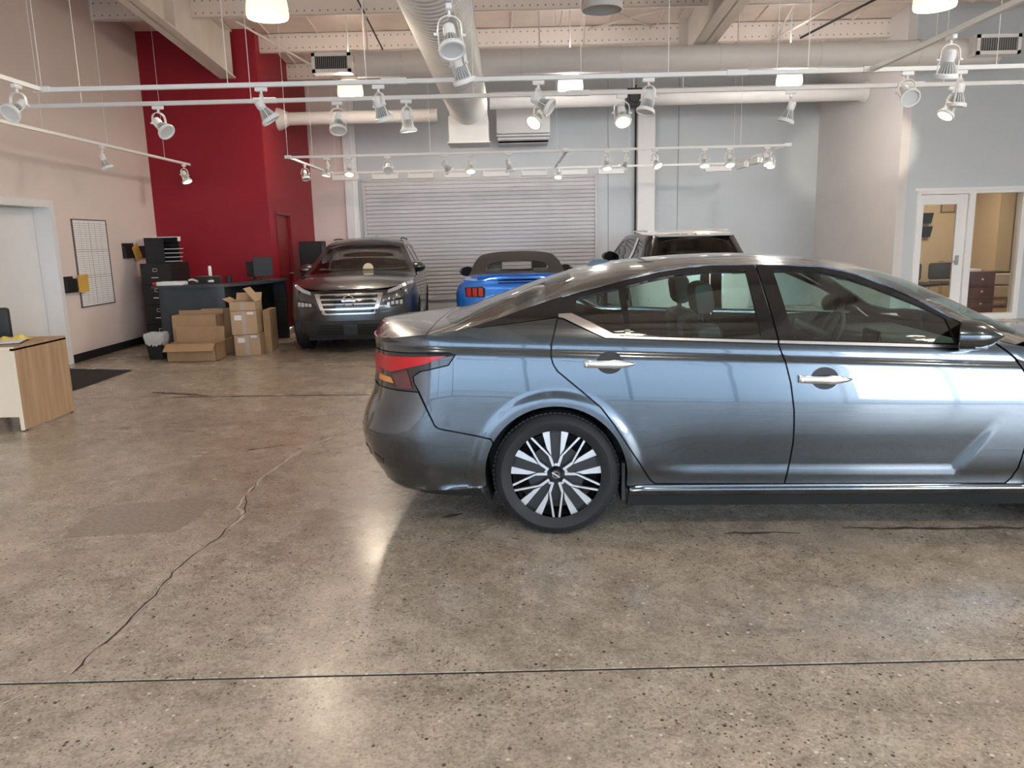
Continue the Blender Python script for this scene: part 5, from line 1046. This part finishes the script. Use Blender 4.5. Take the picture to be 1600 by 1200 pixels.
# dark grey crossover facing the viewer
def build_crossover():
    b = CarBody(W=([.18,.25,.35,.55,.75,.90,1.0,1.08,1.2,1.4,1.55,1.62], [.80,.86,.885,.905,.912,.905,.89,.86,.80,.695,.61,.55]),
        xr=([.3,.6,.9,1.1,1.4,1.55,1.62], [-.90,-.95,-.93,-.88,-.76,-.66,-.60]), xf=([.2,.3,.45,.6,.75,.88,.95,1.05], [3.50,3.58,3.64,3.645,3.63,3.59,3.53,3.40]), Rr=.5, pr=3, Rf=.75, pf=2.8,
        ze=([-.75,-.5,0,.6,1.0,1.3,1.46,1.6,1.9,2.15,2.36,2.8,3.2,3.4,3.62], [1.50,1.545,1.575,1.585,1.575,1.53,1.475,1.40,1.24,1.115,1.06,1.02,.985,.95,.885]),
        zc=([-.8,-.5,0,.7,1.1,1.3,1.46,1.9,2.36,2.45,2.8,3.2,3.45,3.62], [1.535,1.60,1.64,1.648,1.62,1.575,1.515,1.31,1.11,1.105,1.085,1.03,.965,.895]), n=2.6, arches=((0, .37), (2.705, .37)), flare=.012, aR=.39)
    car = thing('crossover', 'dark grey crossover with a wide chrome grille facing the viewer', 'car', (-2.455, 14.36, 0), math.radians(-86.7)); wb = 2.705
    belt = pchip([-.9, 0, 1.0, 2.0, 2.15, 2.36, 2.8, 3.2, 3.6], [1.08, 1.07, 1.04, 1.02, 1.02, 1.045, 1.01, .975, .88])
    wins = [[(-.55, 1.14), (-.50, 1.42), (.0, 1.48), (.12, 1.10)], [(.20, 1.10), (.10, 1.485), (.50, 1.515), (.92, 1.52), (.98, 1.07)], [(1.06, 1.07), (1.0, 1.52), (1.25, 1.485), (1.45, 1.42), (1.65, 1.32), (1.95, 1.15), (1.98, 1.06)]]
    ws = [(1.42, 0), (1.44, -.4), (1.50, -.58), (1.75, -.64), (2.05, -.72), (2.24, -.79), (2.34, -.74), (2.40, -.4), (2.41, 0)]
    H, sides, FD, RD = car_common(car, b, wb, .37, .40, .357, .25, .225, .79, 'crossover', 'paint_dark', (-.70, .15, 1.02, 2.12, 2.98), belt, wins, 'glass_dark', (-.6, 2.12), ws, None, 'paint_dark', (-.66, 2.43), (2.44, 3.56), style='plain')
    f = fmap(b)
    def F(name, m, o, parent=car, off=0, lip=.012, st=.05, holes=()): return Skin().add(o, f, H, st, holes, off, lip).build(name, m, parent)
    # fender noses and the fascia
    gril = [(-.48, .862), (-.36, .893), (.36, .893), (.48, .862), (.37, .575), (-.37, .575)]
    yk = lambda z: fy(b, z, .80)
    for s in (-1, 1): Skin().add([(2.99, .88)]+[(x, belt(x)) for x in lin(2.99, FB(b, .90, .80)[0], 5)]+[FB(b, z, .80) for z in (.9, .8, .7, .6, .5)]+[(3.25, .48)]+[(wb+.40*math.cos(math.radians(a)), .37+.40*math.sin(math.radians(a))) for a in range(15, 50, 5)], smap(b, s), H, .05).build('bumper_corner', 'paint_dark', car)
    drl = [(.53, .850), (.54, .893), (.66, .935), (.765, .985), (.775, .94), (.66, .885)]; hl = [(.43, .665), (.50, .748), (.66, .775), (.74, .785), (.74, .70), (.60, .665)]
    up = [(yk(.88), .885), (yk(.75), .75), (yk(.55), .55), (yk(.5), .49), (.49, .487), (-.49, .487), (-yk(.5), .49), (-yk(.55), .55), (-yk(.75), .75), (-yk(.88), .885), (-.60, .90), (-.36, .900), (.36, .900), (.60, .90)]
    F('front_bumper', 'paint_dark', up, holes=[gril])
    G = F('grille', 'black_gloss', gril, off=-.015, lip=.0)
    for i in range(5):
        z = .862-.0665*i-.01; w = .455-.026*i; F('chrome_bar', 'chrome', [(-w, z-.011), (w, z-.011), (w+.004, z+.011), (-w-.004, z+.011)], G, off=.006, lip=.03, st=.04)
    for s in (-1, 1):
        F('chrome_side', 'chrome', [(s*.375, .58), (s*.33, .59), (s*.395, .80), (s*.40, .855), (s*.475, .858)], G, off=.010, lip=.03, st=.03)
        d = F('running_light', 'lens_clear', [(s*y, z) for y, z in drl], off=.008, st=.03); 
        sid = Skin().add([FB(b, .945, .88), FB(b, .985, .88), (FB(b, .99, .88)[0]-.18, 1.0), (FB(b, .99, .88)[0]-.16, .97)], smap(b, s), H, .03, off=.006).build('lamp_side', 'lens_clear', d)
        h = F('headlight', 'black_gloss', [(s*y, z) for y, z in hl], off=.006, st=.03)
        for k in range(4): yy = .52+k*.055; F('led_module', 'lens_clear', [(s*yy, .69), (s*(yy+.04), .692), (s*(yy+.04), .735+.006*k), (s*yy, .73+.006*k)], h, off=.014, lip=.006, st=.03)
    lo = [(-.49, .483), (.49, .483), (.63, .42), (.66, .34), (.60, .235), (-.60, .235), (-.66, .34), (-.63, .42)]
    LB = F('lower_bumper', 'bumper_grey', lo, off=.006); F('lower_side', 'paint_dark', [(.50, .485), (yk(.48), .485), (yk(.4), .40), (yk(.3), .30), (.665, .34), (.635, .42)], off=.004); F('lower_side', 'paint_dark', [(-.50, .485), (-yk(.48), .485), (-yk(.4), .40), (-yk(.3), .30), (-.665, .34), (-.635, .42)], off=.004)
    it = F('lower_intake', 'black', [(-.40, .437), (.40, .437), (.48, .295), (-.48, .295)], LB, off=.012)
    for z in (.33, .37, .405): F('intake_bar', 'bumper_grey', [(-.44, z-.006), (.44, z-.006), (.44, z+.006), (-.44, z+.006)], it, off=.018, lip=.01)
    F('plate_mount', 'charcoal', [(-.095, .30), (.095, .30), (.095, .44), (-.095, .44)], LB, off=.026, lip=.02)
    # emblem: ring broken by a bar with lettering
    e = MB(); xe = b.front(0, .766)+.012; R_ = .075
    for a0, a1 in ((18, 162), (198, 342)): e.tube([(xe+.004, R_*math.cos(math.radians(a0+(a1-a0)*i/16)), .766+R_*math.sin(math.radians(a0+(a1-a0)*i/16))) for i in range(17)], .0105, 8)
    e.box(xe-.008, -.098, .752, xe+.012, .098, .780, bev=.003); em = e.build('emblem', 'chrome', G, 40)
    c = bpy.data.curves.new('lettering', 'FONT'); c.body = 'NISSAN'; c.size = .036; c.align_x = 'CENTER'; c.align_y = 'CENTER'; c.extrude = .001; tmp = bpy.data.objects.new('t', c); COL.objects.link(tmp)
    me = bpy.data.meshes.new_from_object(tmp.evaluated_get(bpy.context.evaluated_depsgraph_get())); bpy.data.objects.remove(tmp); me.materials.clear(); me.materials.append(M['black_gloss']); put('lettering', me, em, (xe+.0135, 0, .766), (math.pi/2, 0, math.pi/2))
    # rear end, mirrors, rails, card on the dash
    rr = Skin(); o = [(fz, z) for z, fz in [(z, ry(b, z, .8)) for z in (.28, .6, .9, 1.1, 1.35, 1.5)]]; rr.add(o+[(-y, z) for y, z in reversed(o)], rmap(b), H, .1)
    for s in (-1, 1): rr.add([RB(b, z, .8) for z in (.28, .6, .9, 1.07)]+[(-.71, 1.07), (-.71, .3)], smap(b, s), H, .1); rr.add([RB(b, z, .8) for z in (1.08, 1.2, 1.35, 1.48)]+[(-.61, 1.50), (-.61, 1.08)], smap(b, s), H, .1)
    rr.build('tailgate', 'paint_dark', car)
    for s in (-1, 1): mirror_part(car, b, 1.93, 1.09, s, 'paint_dark', 1.08, b.side(1.95, 1.12)-.01); MB().tube([(x, s*(b.wd(x)-.03), b.ze(x)+.035) for x in lin(-.4, 1.05, 10)], .012, 8).build('roof_rail', 'dark_plastic', car)
    fin = MB(); fin.prism([(-.4, 0), (-.2, 0), (-.3, .05)], -.02, .02, lambda a, q, d: (a, d, b.top(-.3, 0)-.01+q)); fin.build('antenna_fin', 'paint_dark', car)
    t = MB(); pts = arc(0, .10, .08, 0, 180, 12)+[(-.09, -.02), (.09, -.02)]; t.prism(pts, 0, .006, lambda a, q, d: (2.20+d-.3*(q-.0)*.3, .12+a, 1.06+q)); tag(t.build('dash_card', 'card', car), 'pale arched card standing on the dashboard', 'card'); 
    return car
mat('card', (.95, .78, .55), .6, emit=(1, .75, .45), es=0.0)
cx = build_crossover()
for o in cx.children:
    if o.name.startswith('dash_card'): del o['category']
# blue convertible seen from behind
def build_convertible():
    b = CarBody(W=([.2,.3,.5,.7,.8,.9,.97,1.0,1.05,1.15,1.25,1.30,1.35], [.82,.90,.945,.955,.945,.895,.815,.775,.75,.715,.65,.59,.47]),
        xr=([.25,.5,.7,.85,.95,1.02], [-.92,-1.0,-1.0,-.97,-.985,-.985]), xf=([.2,.5,.7,.85,1.0], [3.5,3.6,3.58,3.5,3.4]), Rr=.42, pr=3, Rf=.9, pf=2.4,
        ze=([-.96,-.6,-.2,-.08,.2,.5,.8,1.1,1.45,1.7,2.0,2.25,2.6,3.2,3.6], [.945,.965,.985,1.0,1.12,1.215,1.27,1.29,1.275,1.20,1.07,.97,.94,.88,.76]),
        zc=([-.96,-.88,-.6,-.25,-.15,.15,.45,.8,1.1,1.5,1.65,2.0,2.3,2.5,3.2,3.6], [.985,1.012,1.008,1.010,1.02,1.17,1.275,1.33,1.345,1.32,1.27,1.12,.99,.98,.92,.80]), n=3.0, arches=((0, .345), (2.72, .345)), flare=.012, aR=.37)
    car = thing('convertible', 'bright blue convertible with a black soft top seen from behind', 'car', (.13, 12.47, 0), math.radians(90)); wb = 2.72
    belt = pchip([-.9, -.2, 0, 1.0, 2.1, 2.3, 3.0, 3.5], [.94, .975, .985, .97, .94, .935, .90, .80])
    wins = [[(.62, 1.03), (.72, 1.19), (1.1, 1.225), (1.42, 1.215), (1.66, 1.13), (1.9, 1.02), (1.92, .99)]]
    ws = [(1.62, 0), (1.64, -.40), (1.72, -.56), (2.0, -.66), (2.18, -.70), (2.26, -.4), (2.28, 0)]
    rg = [(-.11, 0), (-.11, -.38), (-.08, -.47), (-.03, -.505), (.10, -.50), (.19, -.44), (.235, -.30), (.25, 0)]
    H, sides, FD, RD = car_common(car, b, wb, .345, .375, .345, .245, .235, .83, 'convertible', 'paint_blue', (-.70, .55, .55, 2.0, 3.1), belt, wins, 'glass_dark', (.05, 2.1), ws, rg, 'soft_top', (-.14, 2.29), (2.30, 3.55), frame_m='soft_top', seats=False, step=.06) if False else car_common(car, b, wb, .345, .375, .345, .245, .235, .83, 'convertible', 'paint_blue', (-.70, .55, .5500001, 2.0, 3.1), belt, wins, 'glass_clear', (.05, 2.1), ws, rg, 'soft_top', (-.14, 2.29), (2.30, 3.55), frame_m='soft_top', seats=False, step=.06)
    top = tmap(b); Skin().add(mirror2(rg), top, H, .06, off=-.003, lip=0).build('rear_window', 'glass_clear', car)
    xe = b.xr(.95)+.01; lid = [(-.15, 0)]+[(x, -b.wd(x)+.001) for x in [-.15, -.3, -.5, -.7, -.8, -.88, -.93, -.955, xe]]+[(xe-.003, 0)]
    L = Skin().add(mirror2(lid), top, H, .05).build('trunk_lid', 'paint_blue', car)
    sp = MB(); sp.prism([(-.97, 0), (-.86, 0), (-.90, .022), (-.985, .03)], -.62, .62, lambda a, q, d: (a+.10*(abs(d)/.62)**3, d, b.zc(-.9)-.012+q)); sp.build('spoiler', 'paint_blue', L, 30)
    K = .84
    rr = Skin(); o = [(ry(b, z, K), z) for z in lin(.25, .945, 9)]; rr.add(o+[(-y, z) for y, z in reversed(o)], rmap(b), H, .06)
    for s in (-1, 1): rr.add([RB(b, z, K) for z in lin(.25, .945, 9)]+[(-.71, .945), (-.70, .25)], smap(b, s), H, .05)
    rr = rr.build('rear_bumper', 'paint_blue', car)
    Skin().add([(-.62, .60), (.62, .60), (.66, .45), (-.66, .45)], rmap(b), H, .08, off=.005).build('plate_recess', 'dark_plastic', rr); Skin().add([(-.30, .928), (.30, .928), (.30, .905), (-.30, .905)], rmap(b), H, .06, off=.004).build('brake_light', 'dark_blue', L)
    for s in (-1, 1):
        t = Skin().add([(s*.500, .705), (s*.79, .718), (s*.80, .855), (s*.53, .868), (s*.495, .84)], rmap(b), H, .04, off=.006).build('tail_light', 'black_gloss', car)
        for k in range(3):
            y = .525+k*.088; Skin().add([(s*y, .725), (s*(y+.062), .728), (s*(y+.067), .845), (s*(y+.007), .848)], rmap(b), H, .03, off=.02, lip=.014).build('red_lens', 'lens_red', t)
        mirror_part(car, b, 1.60, .93, s, 'black_gloss', 1.1, b.side(1.6, .95)+.02)
        sp_ = [(ry(b, .3)*.5*s, .3)]
    fr = Skin(); o = [(fy(b, z, .8), z) for z in (.22, .45, .7, .84)]; fr.add(o+[(-y, z) for y, z in reversed(o)], fmap(b), H, .1)
    for s in (-1, 1): fr.add([FB(b, z, .8) for z in (.22, .45, .7, .84)]+[(3.1, .86), (3.1, .27)], smap(b, s), H, .1)
    fr.build('front_bumper', 'paint_blue', car)
    for y in (-.38, .38): seat(car, 1.15, y, .42, .5, .58); seat(car, .45, y, .48, .5, .40)
    return car
build_convertible()
# white suv seen from behind
def build_suv():
    b = CarBody(W=([.22,.3,.5,.8,1.0,1.1,1.18,1.25,1.45,1.55,1.60,1.64], [.86,.90,.94,.955,.945,.915,.87,.83,.755,.715,.68,.62]),
        xr=([.3,.6,.9,1.1,1.2,1.25,1.5,1.56,1.62], [-.90,-.97,-.97,-.95,-.92,-.89,-.72,-.68,-.66]), xf=([.25,.5,.8,1.0,1.1], [3.6,3.66,3.64,3.55,3.45]), Rr=.40, pr=3.2, Rf=.6, pf=3,
        ze=([-.70,-.4,.2,.9,1.3,1.6,1.9,2.2,2.4,3.0,3.6], [1.545,1.565,1.58,1.575,1.54,1.42,1.26,1.13,1.09,1.06,.97]),
        zc=([-.74,-.6,-.2,.5,1.0,1.35,1.5,1.9,2.4,2.5,3.1,3.6], [1.585,1.612,1.632,1.64,1.625,1.58,1.51,1.33,1.13,1.125,1.10,1.0]), n=3.0, arches=((0, .38), (2.85, .38)), flare=.012, aR=.41)
    car = thing('suv', 'white suv with dark tailgate glass standing behind the sedan roof', 'car', (2.93, 13.12, 0), math.radians(93)); wb = 2.85
    belt = pchip([-.95, 0, 1.0, 2.1, 2.4, 3.2, 3.6], [1.12, 1.13, 1.12, 1.10, 1.085, 1.05, .97])
    wins = [[(-.42, 1.20), (-.36, 1.48), (.02, 1.50), (.06, 1.18)], [(.30, 1.17), (.26, 1.50), (.85, 1.505), (1.0, 1.50), (1.02, 1.16)], [(1.10, 1.16), (1.08, 1.50), (1.3, 1.465), (1.55, 1.37), (1.85, 1.22), (1.95, 1.155)]]
    ws = [(1.46, 0), (1.48, -.4), (1.54, -.60), (1.8, -.68), (2.15, -.80), (2.35, -.76), (2.42, -.4), (2.43, 0)]
    H, sides, FD, RD = car_common(car, b, wb, .38, .42, .37, .255, .235, .82, 'suv', 'paint_white', (-.70, .20, 1.05, 2.15, 3.3), belt, wins, 'glass_black', (-.55, 2.12), ws, None, 'paint_white', (-.73, 2.45), (2.46, 3.5))
    sides('pillar_panel', 'paint_white', [(.08, 1.165), (.045, 1.515), (.20, 1.515), (.24, 1.165)], off=.004)
    K = .82; rr = Skin(); o = [(ry(b, z, K), z) for z in lin(.28, 1.20, 8)]; rr.add(o+[(-y, z) for y, z in reversed(o)], rmap(b), H, .08)
    for s in (-1, 1): rr.add([RB(b, z, K) for z in lin(.28, 1.12, 8)]+[(-.71, 1.12), (-.70, .28)], smap(b, s), H, .07)
    rr = rr.build('tailgate', 'paint_white', car)
    for s in (-1, 1): Skin().add([RB(b, z, K) for z in lin(1.13, 1.54, 6)]+[(-.56, 1.545), (-.56, 1.13)], smap(b, s), H, .05).build('rear_pillar', 'black_gloss', car)
    o = [(ry(b, z, K), z) for z in lin(1.205, 1.57, 6)]; fr = Skin().add(o+[(-y, z) for y, z in reversed(o)], rmap(b), H, .06, holes=[[(-.655, 1.235), (.655, 1.235), (.56, 1.52), (-.56, 1.52)]]).build('tailgate_frame', 'black_gloss', car)
    Skin().add([(-.655, 1.235), (.655, 1.235), (.56, 1.52), (-.56, 1.52)], rmap(b), H, .08, off=-.004, lip=0).build('rear_window', 'glass_black', car)
    sp = MB(); sp.prism([(-.80, 0), (-.60, .03), (-.60, -.01), (-.78, -.025)], -.60, .60, lambda a, q, d: (a+.06*(abs(d)/.6)**3, d, 1.585-.03*(abs(d)/.6)**3+q)); sp.build('roof_spoiler', 'paint_white', car, 30)
    for s in (-1, 1):
        Skin().add([(s*.52, .93), (s*ry(b, .93, .8), .93), (s*ry(b, 1.08, .8), 1.08), (s*.55, 1.08)], rmap(b), H, .05, off=.005).build('tail_light', 'lens_dark_red', car); mirror_part(car, b, 1.80, 1.12, s, 'black_gloss', 1.15, b.side(1.85, 1.15)); MB().tube([(x, s*(b.wd(x)-.05), b.ze(x)+.05) for x in lin(-.3, 1.0, 8)], .014, 8).build('roof_rail', 'paint_white', car)
    fb = Skin(); o = [(fy(b, z, .8), z) for z in (.25, .5, .8, 1.0)]; fb.add(o+[(-y, z) for y, z in reversed(o)], fmap(b), H, .1)
    for s in (-1, 1): fb.add([FB(b, z, .8) for z in (.25, .5, .8, 1.0)]+[(3.29, 1.03), (3.29, .27)], smap(b, s), H, .1)
    fb.build('front_bumper', 'paint_white', car)
    return car
build_suv()
